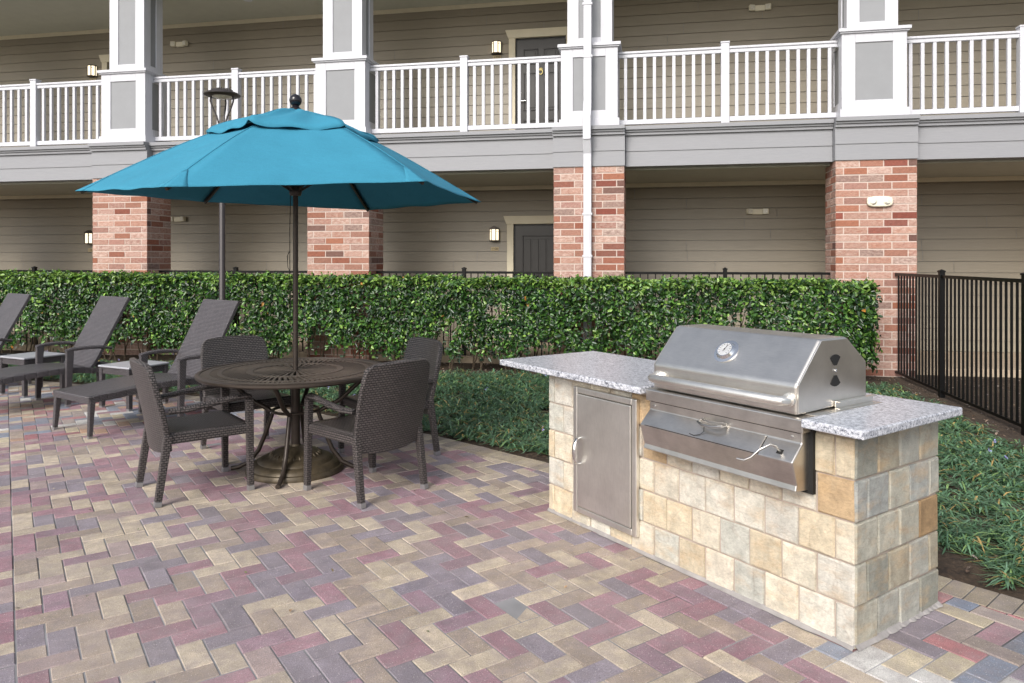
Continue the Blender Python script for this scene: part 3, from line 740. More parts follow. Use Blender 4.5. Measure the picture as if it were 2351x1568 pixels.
Cs.append(np.concatenate([np.array(sr(104, 144, 56)[:3]) * rng.uniform(.6, 1.2, (ns, 1)), np.ones((ns, 1))], 1))
V, F, T = leaves(np.concatenate(Ps), np.concatenate(Ns), np.concatenate(Ss), np.concatenate(Cs))
o = npmesh('foliage', V, F, T, M['leaf'], parent=hed)
mb = MB()
for k in range(60):
    s = HS0 + (HS1 - HS0) * (k + random.random()) / 60
    for q in range(3):
        x, d = s + random.uniform(-.05, .05), random.uniform(-.6, -.4); pts = [(x, d, -.02)]
        tx, td = random.uniform(-.3, .3), random.uniform(-.28, .25)
        for h in (.2, .45, .75, 1.05): pts.append((x + tx * h + random.uniform(-.03, .03), min(HD1, max(HD0 + .06, d + td * h)), h))
        mb.tube(pts, [.011, .009, .007, .005, .003], 5)
mb.build('stems', M['twig'], hed)

# ------------------------------------------------------------ ground cover
def blades(name, pts, nb, L0, L1, seed, wid=.0065):
    g = np.random.default_rng(seed); n = len(pts); N = n * nb
    base = np.repeat(pts, nb, axis=0) + np.concatenate([g.normal(0, .018, (N, 2)), np.zeros((N, 1))], 1)
    hz = np.repeat(g.uniform(.01, .085, n), nb) * g.uniform(.2, 1.1, N); base[:, 2] += hz
    th = g.uniform(0, 2 * np.pi, N); dx = np.stack([np.cos(th), np.sin(th)], 1); sx = np.stack([-np.sin(th), np.cos(th)], 1)
    L = g.uniform(L0, L1, N); el = g.uniform(.1, 1.05, N); w_ = wid * g.uniform(.7, 1.3, N)
    rows = []
    for f, wf in ((0, .5), (.35, 1), (.7, .8), (1.0, .08)):
        r = L * (f * np.cos(el) + .25 * f * f); z = L * (f * np.sin(el) - .55 * f * f * (0.6 + np.cos(el)))
        c = base + np.concatenate([dx * r[:, None], z[:, None]], 1); c[:, 2] = np.maximum(c[:, 2], .004 + .01 * f)
        o_ = np.concatenate([sx * (w_ * wf)[:, None], np.zeros((N, 1))], 1); rows += [c - o_, c + o_]
    V = np.stack(rows, 1).reshape(-1, 3); b = (np.arange(N) * 8)[:, None]
    F = np.concatenate([b + np.array([[0, 1, 3, 2]]), b + np.array([[2, 3, 5, 4]]), b + np.array([[4, 5, 7, 6]])], 1).reshape(-1, 4)
    pal = np.array([sr(74, 106, 80)[:3], sr(92, 124, 94)[:3], sr(60, 88, 62)[:3], sr(118, 146, 90)[:3], sr(94, 122, 100)[:3], sr(156, 132, 84)[:3]])
    pal = pal * 1.25; c = pal[g.choice(6, N, p=[.28, .25, .2, .1, .11, .06])] * g.uniform(.75, 1.2, (N, 1)) * np.repeat(g.uniform(.8, 1.15, n), nb)[:, None]
    T = np.repeat(np.concatenate([c, np.ones((N, 1))], 1), 3, axis=0); return V, F, T
IMi, FMi = IM.inverted(), FM.inverted()
def ok(x, y):
    q = IMi @ Vector((x, y, 0)); f = FMi @ Vector((x, y, 0)); sd = edge_sd(x, y)[1]
    if sd < .06 + .07 * vnoise(x * 5, y * 5): return False
    if -2.05 < q.x < .05 and -.05 < q.y < .73: return False
    if f.y > -.80: return False
    if f.y > -1.2 and random.random() < .5: return False
    fx = 5.105 + (y - 9.735) * (-.55 / -3.285)
    if x > fx - .22 - .18 * vnoise(x * 3, y * 3): return False
    # bare mulch beside the island's near corner
    if (x - 2.2) ** 2 + (y - 3.75) ** 2 < .05: return False
    return abs(x) < 1.05 * y + 1
pts = []
for _ in range(72000):
    x, y = random.uniform(-9.5, 6), random.uniform(1.2, 12.5)
    if not ok(x, y): continue
    dist = math.hypot(x, y); dens = .40 if dist > 5 else .34
    if random.random() < dens * (.55 + .6 * vnoise(x * 1.7, y * 1.7)): pts.append((x, y, .0))
pts = np.array(pts); dist = np.hypot(pts[:, 0], pts[:, 1]); near, far = pts[dist < 5.2], pts[dist >= 5.2]
V1, F1, T1 = blades('n', near, 34, .07, .145, 5, .0046); V2, F2, T2 = blades('f', far, 24, .06, .125, 6, .0058)
V = np.concatenate([V1, V2]); F = np.concatenate([F1, F2 + len(V1)]); T = np.concatenate([T1, T2])
gc = npmesh('ground_cover', V, F, T, M['blade']); tag(gc, 'dark green strappy ground cover plants filling the bed', 'ground cover', kind='stuff')
sel = pts[rng.choice(len(pts), 60)]
fp = np.repeat(sel, 5, 0) + np.array([0, 0, .17]) + rng.normal(0, .007, (300, 3)); fn = rng.normal(0, .5, (300, 3)) + np.array([0, -.4, 1])
Vf, Ff, Tf = leaves(fp, fn, np.full(300, .015), np.tile(np.array(sr(150, 146, 206)), (300, 1)), .8)
fl = npmesh('small_flowers', Vf, Ff, Tf, M['leaf']); tag(fl, 'tiny pale purple flowers dotted through the ground cover', 'flowers', kind='stuff')
# mulch chips and pebbles
cp = []
for _ in range(9000):
    x, y = random.uniform(-6, 7.5), random.uniform(2.2, 11)
    f = FMi @ Vector((x, y, 0))
    if edge_sd(x, y)[1] > .03 and f.y < .1 and abs(x) < 1.0 * y + .8: cp.append((x, y, .012))
cp = np.array(cp); cn = rng.normal(0, .5, cp.shape) + np.array([0, 0, 1]); cc = np.array([sr(104, 82, 62), sr(62, 50, 40), sr(140, 118, 94), sr(84, 72, 62), sr(150, 138, 126)])[rng.integers(0, 5, len(cp))]
Vf, Ff, Tf = leaves(cp, cn, rng.uniform(.015, .045, len(cp)), cc, .5)
tag(npmesh('mulch_chips', Vf, Ff, Tf, M['paver']), 'brown mulch chips and leaf litter scattered over the bed', 'mulch', kind='stuff')

# ------------------------------------------------------------ grill island
isl = thing('grill_island', 'stone tiled barbecue island with speckled granite top', 'kitchen island', IO, IR)
ZS = .863
MB().box(-1.985, -.008, .008, .668, -.03, ZS).build('island_core', M['tilegrout'], isl)
FT = [sr(218, 209, 190), sr(212, 203, 186), sr(214, 200, 174), sr(204, 200, 190), sr(210, 197, 172), sr(198, 197, 187), sr(218, 213, 200), sr(190, 164, 130)]
FTW = [.22, .18, .08, .18, .07, .12, .14, .02]
RT = [sr(172, 171, 162), sr(168, 160, 142), sr(164, 166, 162), sr(164, 136, 102), sr(178, 175, 162), sr(152, 152, 142)]  # same stone, greyer and darker: shade painted into right and back tiles
RTW = [.25, .2, .2, .1, .15, .1]
random.seed(5)
def tiles(L, put, pal, wts, n0):
    rows = 5; rh = .168
    for r in range(rows + 1):
        z0 = r * rh; z1 = min(z0 + rh, ZS)
        if z1 - z0 < .015: continue
        x = 0; first = .086 if (r + n0) % 2 else .168; cuts = [0]
        x = first
        while x < L - .03: cuts.append(x); x += .168
        if L - cuts[-1] < .05: cuts.pop()
        cuts.append(L)
        for a, b in zip(cuts, cuts[1:]): put(a + .004, b - .004, z0 + .004, z1 - .004, random.choices(pal, wts)[0])
def tile(mb, P, o, z0, z1, a, b, col):
    k = random.uniform(.92, 1.06); mb.col = (col[0] * k, col[1] * k, col[2] * k, 1); o = Vector(o); th = .009 + random.uniform(0, .004); i = .006
    n = 5; ring = lambda ins, off: [P(a + ins, z0 + ins) + o * off, P(b - ins, z0 + ins) + o * off, P(b - ins, z1 - ins) + o * off, P(a + ins, z1 - ins) + o * off]
    j = lambda: Vector((random.uniform(-.0022, .0022), random.uniform(-.0014, .0014), random.uniform(-.0026, .0026)))
    vs = [v + j() for v in ring(0, 0)]; vs2 = [v + j() for v in ring(.0012, th * .55)]; vs3 = [v + j() for v in ring(i, th)]
    mb.add(vs + vs2 + vs3, [(8, 9, 10, 11)] + [(r * 4 + q, r * 4 + (q + 1) % 4, (r + 1) * 4 + (q + 1) % 4, (r + 1) * 4 + q) for r in (0, 1) for q in range(4)])
mb = MB(); tiles(1.993, lambda a, b, z0, z1, c: tile(mb, lambda x, z: Vector((-x, .008, z)), (0, -1, 0), z0, z1, a, b, c), FT, FTW, 1); mb.build('front_tiles', M['tile'], isl)
mb = MB(); tiles(.676, lambda a, b, z0, z1, c: tile(mb, lambda x, z: Vector((-.008, x, z)), (1, 0, 0), z0, z1, a, b, c), RT, RTW, 0); mb.build('right_tiles', M['tile'], isl)
mb = MB(); tiles(.676, lambda a, b, z0, z1, c: tile(mb, lambda x, z: Vector((-1.985, x, z)), (-1, 0, 0), z0, z1, a, b, c), FT, FTW, 0); mb.build('left_tiles', M['tile'], isl)
mb = MB(); tiles(1.993, lambda a, b, z0, z1, c: tile(mb, lambda x, z: Vector((-x, .668, z)), (0, 1, 0), z0, z1, a, b, c), RT, RTW, 0); mb.build('back_tiles', M['tile'], isl)
# mortar smear at the foot
mb = MB(); rs = random.Random(3)
for p0, p1, o in (((-1.99, 0), (0, 0), (0, -1)), ((0, 0), (0, .676), (1, 0))):
    n = 40; a, b, o = Vector(p0), Vector(p1), Vector(o); base = []
    for k in range(n + 1):
        q = a + (b - a) * k / n; e = .012 + .010 * rs.random(); base.append((q, q + o * e))
    for (q0, e0), (q1, e1) in zip(base, base[1:]): mb.add([(q0.x, q0.y, .02), (q1.x, q1.y, .02), (e1.x, e1.y, .0035), (e0.x, e0.y, .0035)], [(0, 1, 2, 3)])
mb.build('mortar_fillet', simple('base_mortar', sr(150, 146, 144), .95, var=.25, scale=12), isl)
# granite slab (U shape around the grill)
G0, G1 = -1.085, -.175
out = [(-2.375, -.112), (G0, -.112), (G0, .47), (G1, .47), (G1, -.1), (.092, -.1), (.092, .70), (-2.375, .70)]
MB().prism(out, .866, .902, 'z').build('countertop', M['granite'], isl, bevel=.006)
# access door
ad = bpy.data.objects.new('access_door', None); COL.objects.link(ad); ad.parent = isl; ad.location = (-1.455, -.006, .448)
W, Hh = .262, .366; mb = MB(); fr = .036
mb.box(-W, -W + fr, -.026, 0, -Hh, Hh); mb.box(W - fr, W, -.026, 0, -Hh, Hh); mb.box(-W + fr, W - fr, -.026, 0, Hh - fr, Hh); mb.box(-W + fr, W - fr, -.026, 0, -Hh, -Hh + fr)
mb.build('frame', M['steelv'], ad, bevel=.006, seg=3)
MB().box(-W + fr + .004, W - fr - .004, -.03, -.004, -Hh + fr + .004, Hh - fr - .004).build('door_panel', M['steelv'], ad, bevel=.004)
MB().box(-W + fr, W - fr, -.008, -.002, -Hh + fr, Hh - fr).build('gap', M['rubber'], ad)
mb = MB(); hx = -W + .066
mb.tube([(hx, -.03, .075), (hx, -.055, .07), (hx + .004, -.075, .04), (hx + .006, -.08, 0), (hx + .004, -.075, -.04), (hx, -.055, -.07), (hx, -.03, -.075)], [.008, .009, .011, .013, .011, .009, .008], 12, flat=.6)
mb.build('handle', M['chrome'], ad, smooth=True)

# ------------------------------------------------------------ grill
gr = thing('barbecue_grill', 'built in stainless steel grill with angled hood and long tube handle', 'grill', iw(.625, 0, .902), IR)
HW = .41
HP = [(-.065, .0), (-.065, .126), (.105, .310), (.305, .309), (.462, .189), (.462, .012)]
mb = MB(); n = len(HP)
mb.prism(HP, -HW, HW)
hood = mb.build('hood', M['steel'], gr, bevel=.014, seg=4)
for x in (-HW + .001, HW - .001): MB().prism([(.2 + (p[0] - .2) * .975, .15 + (p[1] - .15) * .96) for p in HP], x - .004, x + .0035).build('hood_end_cap', M['steel'], hood, bevel=.002)
# vents on the right end: bow-tie of two dark openings
vn = MB()
def fan(cy, cz, up):
    pts = [(cy, cz)] + [(cy + .034 * math.sin(t) , cz + up * .05 * math.cos(t)) for t in [R_(-62 + 124 * k / 8) for k in range(9)]]
    pts[0] = (cy, cz + up * .006); return pts
for up, cz in ((1, .178), (-1, .158)):
    pts = [(.208 + .010 * s_, cz + up * .012) for s_ in (-1, 1)]
    arc = [(.208 + .058 * math.sin(R_(t)), cz + up * (.002 + .058 * math.cos(R_(t)))) for t in (40, 24, 8, -8, -24, -40)]
    vn.prism(pts + arc, HW + .003, HW + .0055)
vn.build('vent_opening', M['rubber'], gr)
MB().lathe([(0, .006), (.006, .004), (.007, 0)], 12, m=Matrix.Translation((HW + .004, .208, .168)) @ Matrix.Rotation(R_(90), 4, 'Y')).build('vent_screw', M['chrome'], gr)
# handle
yh, zh = -.125, .062
MB().tube([(-.375, -.06, zh), (-.375, -.1, zh), (-.368, -.118, zh), (-.35, yh, zh), (.35, yh, zh), (.368, -.118, zh), (.375, -.1, zh), (.375, -.06, zh)], .021, 16).build('hood_handle', M['steelv'], gr, smooth=True)
for sx in (-1, 1): MB().lathe([(0, 0), (.030, 0), (.029, .012), (.019, .014)], 20, m=Matrix.Translation((sx * .375, -.065, zh)) @ Matrix.Rotation(R_(90), 4, 'X')).build('handle_collar', M['steelv'], gr, smooth=True)
# thermometer on the sloped face
sl_ang = math.atan2(.310 - .126, .105 + .065)
tm = bpy.data.objects.new('thermometer', None); COL.objects.link(tm); tm.parent = gr
tm.location = (-.02, .020, .2185); tm.rotation_euler = (sl_ang, 0, 0); tm.scale = (1.35, 1.35, 1.1)
MB().lathe([(.047, .0), (.047, .004), (.036, .006), (.030, .018), (.027, .018)], 40).build('bezel', M['chrome'], tm, smooth=True)
MB().lathe([(0, .0186), (.0265, .0186)], 40).build('dial_face', M['dial'], tm)
mb = MB()
for k in range(11):
    a = R_(225 - 27 * k); c, s_ = math.cos(a), math.sin(a); m = Matrix.Rotation(a, 4, 'Z'); mb.box(.019, .024, -.0008, .0008, .0188, .0192, m)
mb.build('tick_marks', M['rubber'], tm)
mb = MB(); m = Matrix.Rotation(R_(74), 4, 'Z'); mb.box(-.01, .02, -.0012, .0012, .0192, .0196, m); mb.lathe([(0, .0202), (.003, .02), (.003, .0188)], 12); mb.build('needle', M['rubber'], tm)
# lower body
x0, x1 = -.452, .445
def shifted(P): return [(a, b - .902) for a, b in P]
mb = MB(); mb.prism(shifted([(-.078, .892), (-.078, .836), (.42, .836), (.42, .897), (-.066, .897)]), x0, x1); mb.build('front_band', M['steelb'], gr, bevel=.004)
mb = MB(); mb.prism(shifted([(-.062, .835), (-.062, .79), (-.132, .722), (-.102, .622), (-.108, .597), (-.004, .590), (-.004, .835)]), x0 + .012, x1 - .012); body = mb.build('control_panel', M['steelb'], gr, bevel=.005)
MB().prism(shifted([(-.022, .862), (-.022, .578), (-.001, .578), (-.001, .862)]), x0 - .004, x1 + .010).build('back_flange', M['rubber'], gr)
MB().box(x0 + .02, x1 - .02, -.0635, -.062, -.0715, -.0655).build('shadow_gap', M['rubber'], gr)
# ash door panel on slope
def onslope(x, t, off=.0):  # t 0 top .79 -> 1 bottom .722
    p = Vector((x, -.062 - .070 * t, (.79 - .068 * t) - .902)); nrm = Vector((0, -.068, .070)).normalized(); return p + nrm * off
def slab(mb, xa, xb, ta, tb, h):
    vs = [onslope(xa, ta), onslope(xb, ta), onslope(xb, tb), onslope(xa, tb)] + [onslope(xa, ta, h), onslope(xb, ta, h), onslope(xb, tb, h), onslope(xa, tb, h)]
    mb.add(vs, [(4, 5, 6, 7), (0, 1, 5, 4), (1, 2, 6, 5), (2, 3, 7, 6), (3, 0, 4, 7)])
mb = MB(); slab(mb, x0 + .05, .26, .02, .97, .0035); mb.build('ash_door', M['steelb'], gr, bevel=.001)
mb = MB(); slab(mb, .262, .266, .0, .99, .0012); slab(mb, x0 + .045, .262, .975, 1.0, .0012); mb.build('panel_seam', M['rubber'], gr)
mb = MB(); slab(mb, .343, .37, .5, .72, .0022); mb.build('lever_slot', M['rubber'], gr)
# pull handle with bracket
m0 = onslope(-.095, .1)
mb = MB(); mb.beam(onslope(-.10, -.10, .006), onslope(.06, -.10, .006), .034, .006, up=(0, -.7, .7)); mb.build('pull_bracket', M['steel'], gr, bevel=.001)
mb = MB(); mb.tube([onslope(-.095, .0, .01), onslope(-.09, .25, .03), onslope(-.055, .42, .036), onslope(.01, .42, .036), onslope(.045, .25, .03), onslope(.052, .0, .01)], .0055, 8)
mb.tube([onslope(-.09, -.1, .01), onslope(-.065, .12, .034), onslope(-.02, .2, .038), onslope(.02, .1, .034), onslope(.045, -.1, .01)], .0035, 8); mb.build('pull_handle', M['rod'], gr, smooth=True)
# dangling wire
MB().tube([onslope(-.04, .4, .035), onslope(-.045, .6, .01), onslope(-.06, .78, .006), onslope(-.09, .9, .006), onslope(-.12, .86, .006)], .0015, 6).build('wire', M['rubber'], gr)
# crank lever
p = onslope(.357, .6)
MB().tube([p, onslope(.352, .62, .035), onslope(.34, .7, .055), onslope(.31, 1.1, .06), onslope(.285, 1.5, .05), onslope(.262, 1.72, .05), onslope(.23, 1.76, .055)], .0055, 10).build('crank_lever', M['rod'], gr, smooth=True)
mb = MB()
for x, z in ((-.405, .812), (.385, .812)): mb.lathe([(0, .004), (.006, .003), (.007, 0)], 12, m=Matrix.Translation((x, -.062, z - .902)) @ Matrix.Rotation(R_(90), 4, 'X'))
mb.build('screw', M['chrome'], gr)
mb = MB(); mb.box(HW + .012, HW + .03, .2, .50, .0, .004); mb.box(HW + .005, HW + .011, .2, .50, .0, .03); mb.box(HW + .005, HW + .03, .2, .50, .03, .034); mb.build('side_rail', M['steel'], gr, bevel=.001)
MB().box(-HW - .01, HW + .05, -.0, .51, -.003, .002).build('base_flange', M['steel'], gr)

# ------------------------------------------------------------ umbrella base + umbrella
UC = Vector((-1.605, 5.43, 0))
ub = thing('umbrella_base', 'round ridged bronze parasol base under the table', 'parasol base', UC)
prof = [(0, 0), (.35, 0), (.352, .016), (.34, .036), (.325, .04), (.318, .055), (.30, .07), (.27, .078), (.262, .092), (.235, .105), (.2, .11), (.185, .122), (.15, .146), (.11, .162), (.07, .172), (.04, .18), (.03, .20), (.0, .20)]
MB().lathe(prof, 64).build('weight', M['base'], ub, smooth=True)
mb = MB()
for k in range(28):
    a = 2 * math.pi * k / 28; m = Matrix.Rotation(a, 4, 'Z') @ Matrix.Translation((.178, 0, .124)) @ Matrix.Rotation(R_(-42), 4, 'Y'); mb.lathe([(0, -.022), (.006, -.016), (.008, 0), (.006, .016), (0, .022)], 8, m=m)
mb.build('relief_ring', M['base'], ub, smooth=True)
MB().lathe([(.022, .2), (.024, .34), (.0215, .345)], 20).build('pole_sleeve', simple('weathered_bronze', sr(112, 88, 58), .5, .3), ub, smooth=True)
um = thing('patio_umbrella', 'open teal six sided parasol over the round table', 'parasol', UC)
MB().lathe([(0, .21), (.019, .21), (.019, 2.62), (0, 2.62)], 20).build('pole', M['bronze'], um, smooth=True)
RA = [19, 79, 139, 199, 257, 319]; RZ = [2.02, 2.02, 2.06, 2.02, 1.955, 2.035]; RR = 1.43; ZT = 2.655
def ribp(k, r):  # r in 0..1
    a = R_(RA[k % 6]); zc = RZ[k % 6]; h = (1 - r) ** 1.0; z = zc + (ZT - zc) * (1 - r) + .085 * math.sin(math.pi * r) * (1 - .5 * r)
    return Vector((RR * r * math.cos(a), RR * r * math.sin(a), z))
def canopy_pt(k, u, r, lift=0):
    a, b = ribp(k, r), ribp(k + 1, r); p = a.lerp(b, u); m_ = 4 * u * (1 - u)
    p.z -= .012 * m_ * math.sin(math.pi * r); inward = 1 - .018 * m_ * (r > .0) * r
    p.x *= inward; p.y *= inward; p.z += .005 * math.sin(u * 17 + k * 2 + r * 4) * math.sin(r * 8 + k) * m_ + lift; return p
mb = MB()
for k in range(6): mb.grid(lambda u, v, k=k: canopy_pt(k, u, .28 + .72 * v), 16, 22)
# hem
can = mb.build('canopy', M['teal'], um, smooth=True, solid=.003)
for k in range(6):
    MB().tube([ribp(k, .28 + .72 * q / 12) + Vector((0, 0, .002)) for q in range(13)], .0045, 6, flat=.6).build('panel_seam', M['teal'], can)
for k in range(6):
    mb = MB()
    for sgn, kk in ((1, k), (-1, (k - 1) % 6)):
        def f(u, v, kk=kk, sgn=sgn):
            r = 1.004 - .14 * v; uu = u * .085 * (1 - v * .9) + .0005; p = canopy_pt(kk, uu if sgn > 0 else 1 - uu, r, .004); return p
        mb.grid(f, 4, 5)
    mb.build('corner_pocket', M['teal'], can, smooth=True, solid=.003)
def vent_pt(k, u, v):
    r = .43 * v; wob = .0
    a, b = R_(RA[k]), R_(RA[(k + 1) % 6] + (360 if k == 5 else 0)); pa = Vector((math.cos(a), math.sin(a), 0)) * RR * r; pb = Vector((math.cos(b), math.sin(b), 0)) * RR * r; p = pa.lerp(pb, u)
    z = 2.672 - .185 * (v ** 1.25) * 1.0
    p.z = z + .009 * math.sin(u * 13 + k * 2.1) * v ** 3 - .02 * 4 * u * (1 - u) * v + .012 * math.sin(u * 9 + v * 7 + k * 3) * v * (1 - v) * 4 + (.016 * v ** 4 if u < .03 or u > .97 else 0)
    if v > .93: p.z -= (v - .93) * .4
    p *= 1.0; return p
mb = MB()
for k in range(6): mb.grid(lambda u, v, k=k: vent_pt(k, u, .045 + .955 * v), 16, 16)
vt = mb.build('vent_flap', M['teal'], um, smooth=True, solid=.003)
bm = bmesh.new(); bm.from_mesh(vt.data); bmesh.ops.remove_doubles(bm, verts=bm.verts, dist=.0005); bm.to_mesh(vt.data); bm.free()
for k in range(6):
    mb = MB(); pts = [ribp(k, r) - Vector((0, 0, .022)) for r in (.04, .3, .6, .98)]
    for a, b in zip(pts, pts[1:]): mb.beam(a, b, .016, .024)
    mb.build('rib', M['bronze'], um)
    q = ribp(k, .42) - Vector((0, 0, .03)); MB().beam((0.02 * math.cos(R_(RA[k])), .02 * math.sin(R_(RA[k])), 2.06), q, .012, .018).build('strut', M['bronze'], um)
MB().lathe([(0, 2.03), (.038, 2.03), (.045, 2.05), (.045, 2.08), (.03, 2.1), (.022, 2.12)], 20).build('runner', M['bronze'], um, smooth=True)
MB().lathe([(.02, 2.56), (.045, 2.58), (.045, 2.62), (.02, 2.64)], 20).build('hub', M['bronze'], um, smooth=True)
MB().lathe([(0, 2.652), (.042, 2.655), (.044, 2.675), (.03, 2.685), (.022, 2.70)] + [(.046 * math.sin(R_(t)), 2.737 - .046 * math.cos(R_(t))) for t in range(35, 181, 12)], 28).build('finial', simple('glossy_finial', sr(30, 28, 34), .12), um, smooth=True)
MB().tube([(-.03, -.02, 2.05), (-.034, -.03, 1.8), (-.032, -.034, 1.4), (-.026, -.028, 1.2), (-.02, -.015, 1.17)], .0028, 6).build('cord', M['rubber'], um)
MB().tube([(-.034, -.03, 1.62), (-.05, -.04, 1.58), (-.045, -.04, 1.5), (-.032, -.034, 1.47)], .0022, 6).build('cord', M['rubber'], um)

# ------------------------------------------------------------ round table
tb = thing('patio_table', 'round bronze metal table with radial slots under the teal parasol', 'table', UC)
mb = MB(); N = 72
def ringf(r0, r1, z0=.728, z1=.742, n=144): mb.lathe([(r0, z0), (r1, z0), (r1, z1), (r0, z1), (r0, z0)], n)
def spokes(r0, r1, n, fill, twist=.0):
    for k in range(n):
        a0 = 2 * math.pi * k / n; w_ = math.pi * fill / n
        def P(r, s_, z): aa = a0 + s_ * w_ + twist * (r - r0); return (r * math.cos(aa), r * math.sin(aa), z)
        ts = [r0 - .002, (r0 + r1) / 2, r1 + .002]
        for ra, rb in zip(ts, ts[1:]):
            mb.add([P(ra, -1, .7295), P(ra, 1, .7295), P(rb, 1, .7295), P(rb, -1, .7295), P(ra, -1, .7405), P(ra, 1, .7405), P(rb, 1, .7405), P(rb, -1, .7405)], [(3, 2, 1, 0), (4, 5, 6, 7), (0, 1, 5, 4), (1, 2, 6, 5), (2, 3, 7, 6), (3, 0, 4, 7)])
ringf(.03, .055); spokes(.055, .30, 36, .5); ringf(.30, .345, .727, .743); spokes(.345, .51, 72, .5, .5); ringf(.51, .54, .727, .743); spokes(.54, .59, 110, .5); ringf(.59, .63); ringf(.63, .655, .724, .739)
mb.build('tabletop', M['tablebronze'], tb)
MB().lathe([(.652, .715), (.678, .712), (.688, .722), (.688, .736), (.678, .744), (.656, .744), (.652, .738), (.652, .715)], 120).build('rim', M['bronze'], tb, smooth=True)
for k in range(4):
    a = R_(-88 + 90 * k); c, s_ = math.cos(a), math.sin(a); P = [(.50, .722), (.45, .66), (.30, .53), (.17, .46), (.155, .40), (.20, .30), (.255, .17), (.33, .07), (.42, .022), (.47, .016)]
    P = [(.56, .718), (.46, .64), (.33, .52), (.21, .455), (.165, .43), (.19, .36), (.225, .26), (.27, .15), (.34, .06), (.42, .022), (.47, .015)]
    MB().tube([(r * c, r * s_, z) for r, z in P], .0165, 10).build('leg', M['bronze'], tb, smooth=True)
mb = MB(); mb.tube([(.165 * math.cos(t), .165 * math.sin(t), .445) for t in [2 * math.pi * i / 40 for i in range(40)]], .011, 8, closed=True)
mb.build('stretcher_ring', M['bronze'], tb, smooth=True)
MB().lathe([(.026, .1), (.033, .1), (.033, .726), (.026, .726)], 20).build('centre_tube', M['bronze'], tb, smooth=True)

# ------------------------------------------------------------ chairs
def make_chair():
    c = thing('wicker_chair', 'x', 'chair')
    mb = MB()
    def seatf(u, v):
        x = (u - .5) * (.50 + .03 * (v)); y = -.24 + .50 * v; z = .435 - .014 * math.sin(math.pi * u) * math.sin(math.pi * v) + .01 * v; return Vector((x, y, z))
    mb.grid(seatf, 10, 10); mb.build('seat', M['wicker'], c, solid=.02, smooth=True)
    mb = MB()
    for sx in (-1, 1): mb.beam((sx * .25, -.25, .41), (sx * .26, .25, .415), .04, .062)
    mb.beam((-.26, .25, .415), (.26, .25, .415), .04, .062); mb.build('seat_frame', M['wicker'], c, bevel=.01)
    for sx in (-1, 1):
        lg = MB().beam((sx * .275, .27, .03), (sx * .268, .262, .62), .038, .040, .046, .05, up=(0, 1, 0)).build('leg', M['wicker'], c, bevel=.006)
        MB().beam((sx * .275, .27, 0), (sx * .275, .27, .032), .04, .042, up=(0, 1, 0)).build('foot_cap', M['cap'], lg, bevel=.003)
        lg = MB().beam((sx * .262, -.305, .03), (sx * .258, -.245, .44), .038, .042, .044, .05, up=(0, 1, 0)).build('leg', M['wicker'], c, bevel=.006)
        MB().beam((sx * .262, -.309, 0), (sx * .262, -.305, .032), .04, .044, up=(0, 1, 0)).build('foot_cap', M['cap'], lg, bevel=.003)
        pts = [(sx * .268, .272, .625), (sx * .272, .235, .64), (sx * .286, .12, .632), (sx * .292, -.02, .612), (sx * .285, -.14, .596), (sx * .268, -.245, .592)]
        MB().tube(pts, [.022, .027, .027, .026, .026, .025], 10, flat=.8).build('armrest', M['wicker'], c, smooth=True)
    def back(u, v):
        q = 2 * u - 1; w_ = .268 + .012 * math.sin(math.pi * v * .9); top = abs(q) ** 12; x = q * w_ * (1 - .035 * max(0, v - .85) / .15)
        z = .335 + (.555 - .035 * top) * v - .03 * (1 - v) * (1 - q * q); z += -.02 * (1 - v) * (1 - q * q) * 0 + .015 * (1 - q * q) * v
        y = -.235 - .115 * v ** 1.25 - .035 * (1 - q * q) + .0; return Vector((x, y, z))
    MB().grid(back, 22, 16).build('backrest', M['wicker'], c, solid=.036, smooth=False, bevel=.008)
    return c
chair = make_chair()
spots = [((-2.15, 5.0), (.784, .62), 'dark wicker armchair nearest the left side of the table, seen from behind left'),
         ((-1.0, 4.98), (-.752, .66), 'dark wicker armchair at the front right of the table, back toward the viewer'),
         ((-1.0, 5.86), (-.80, -.60), 'dark wicker armchair at the table beside the planting bed'),
         ((-2.145, 5.96), (.635, -.77), 'dark wicker armchair behind the table, in front of a lounger')]
for i, ((x, y), (dx, dy), lb) in enumerate(spots):
    c = chair if i == 0 else copy_tree(chair); c.location = (x, y, 0); c.rotation_euler.z = math.atan2(-dx, dy); c['label'] = lb; c['group'] = 'wicker armchairs around the round table'

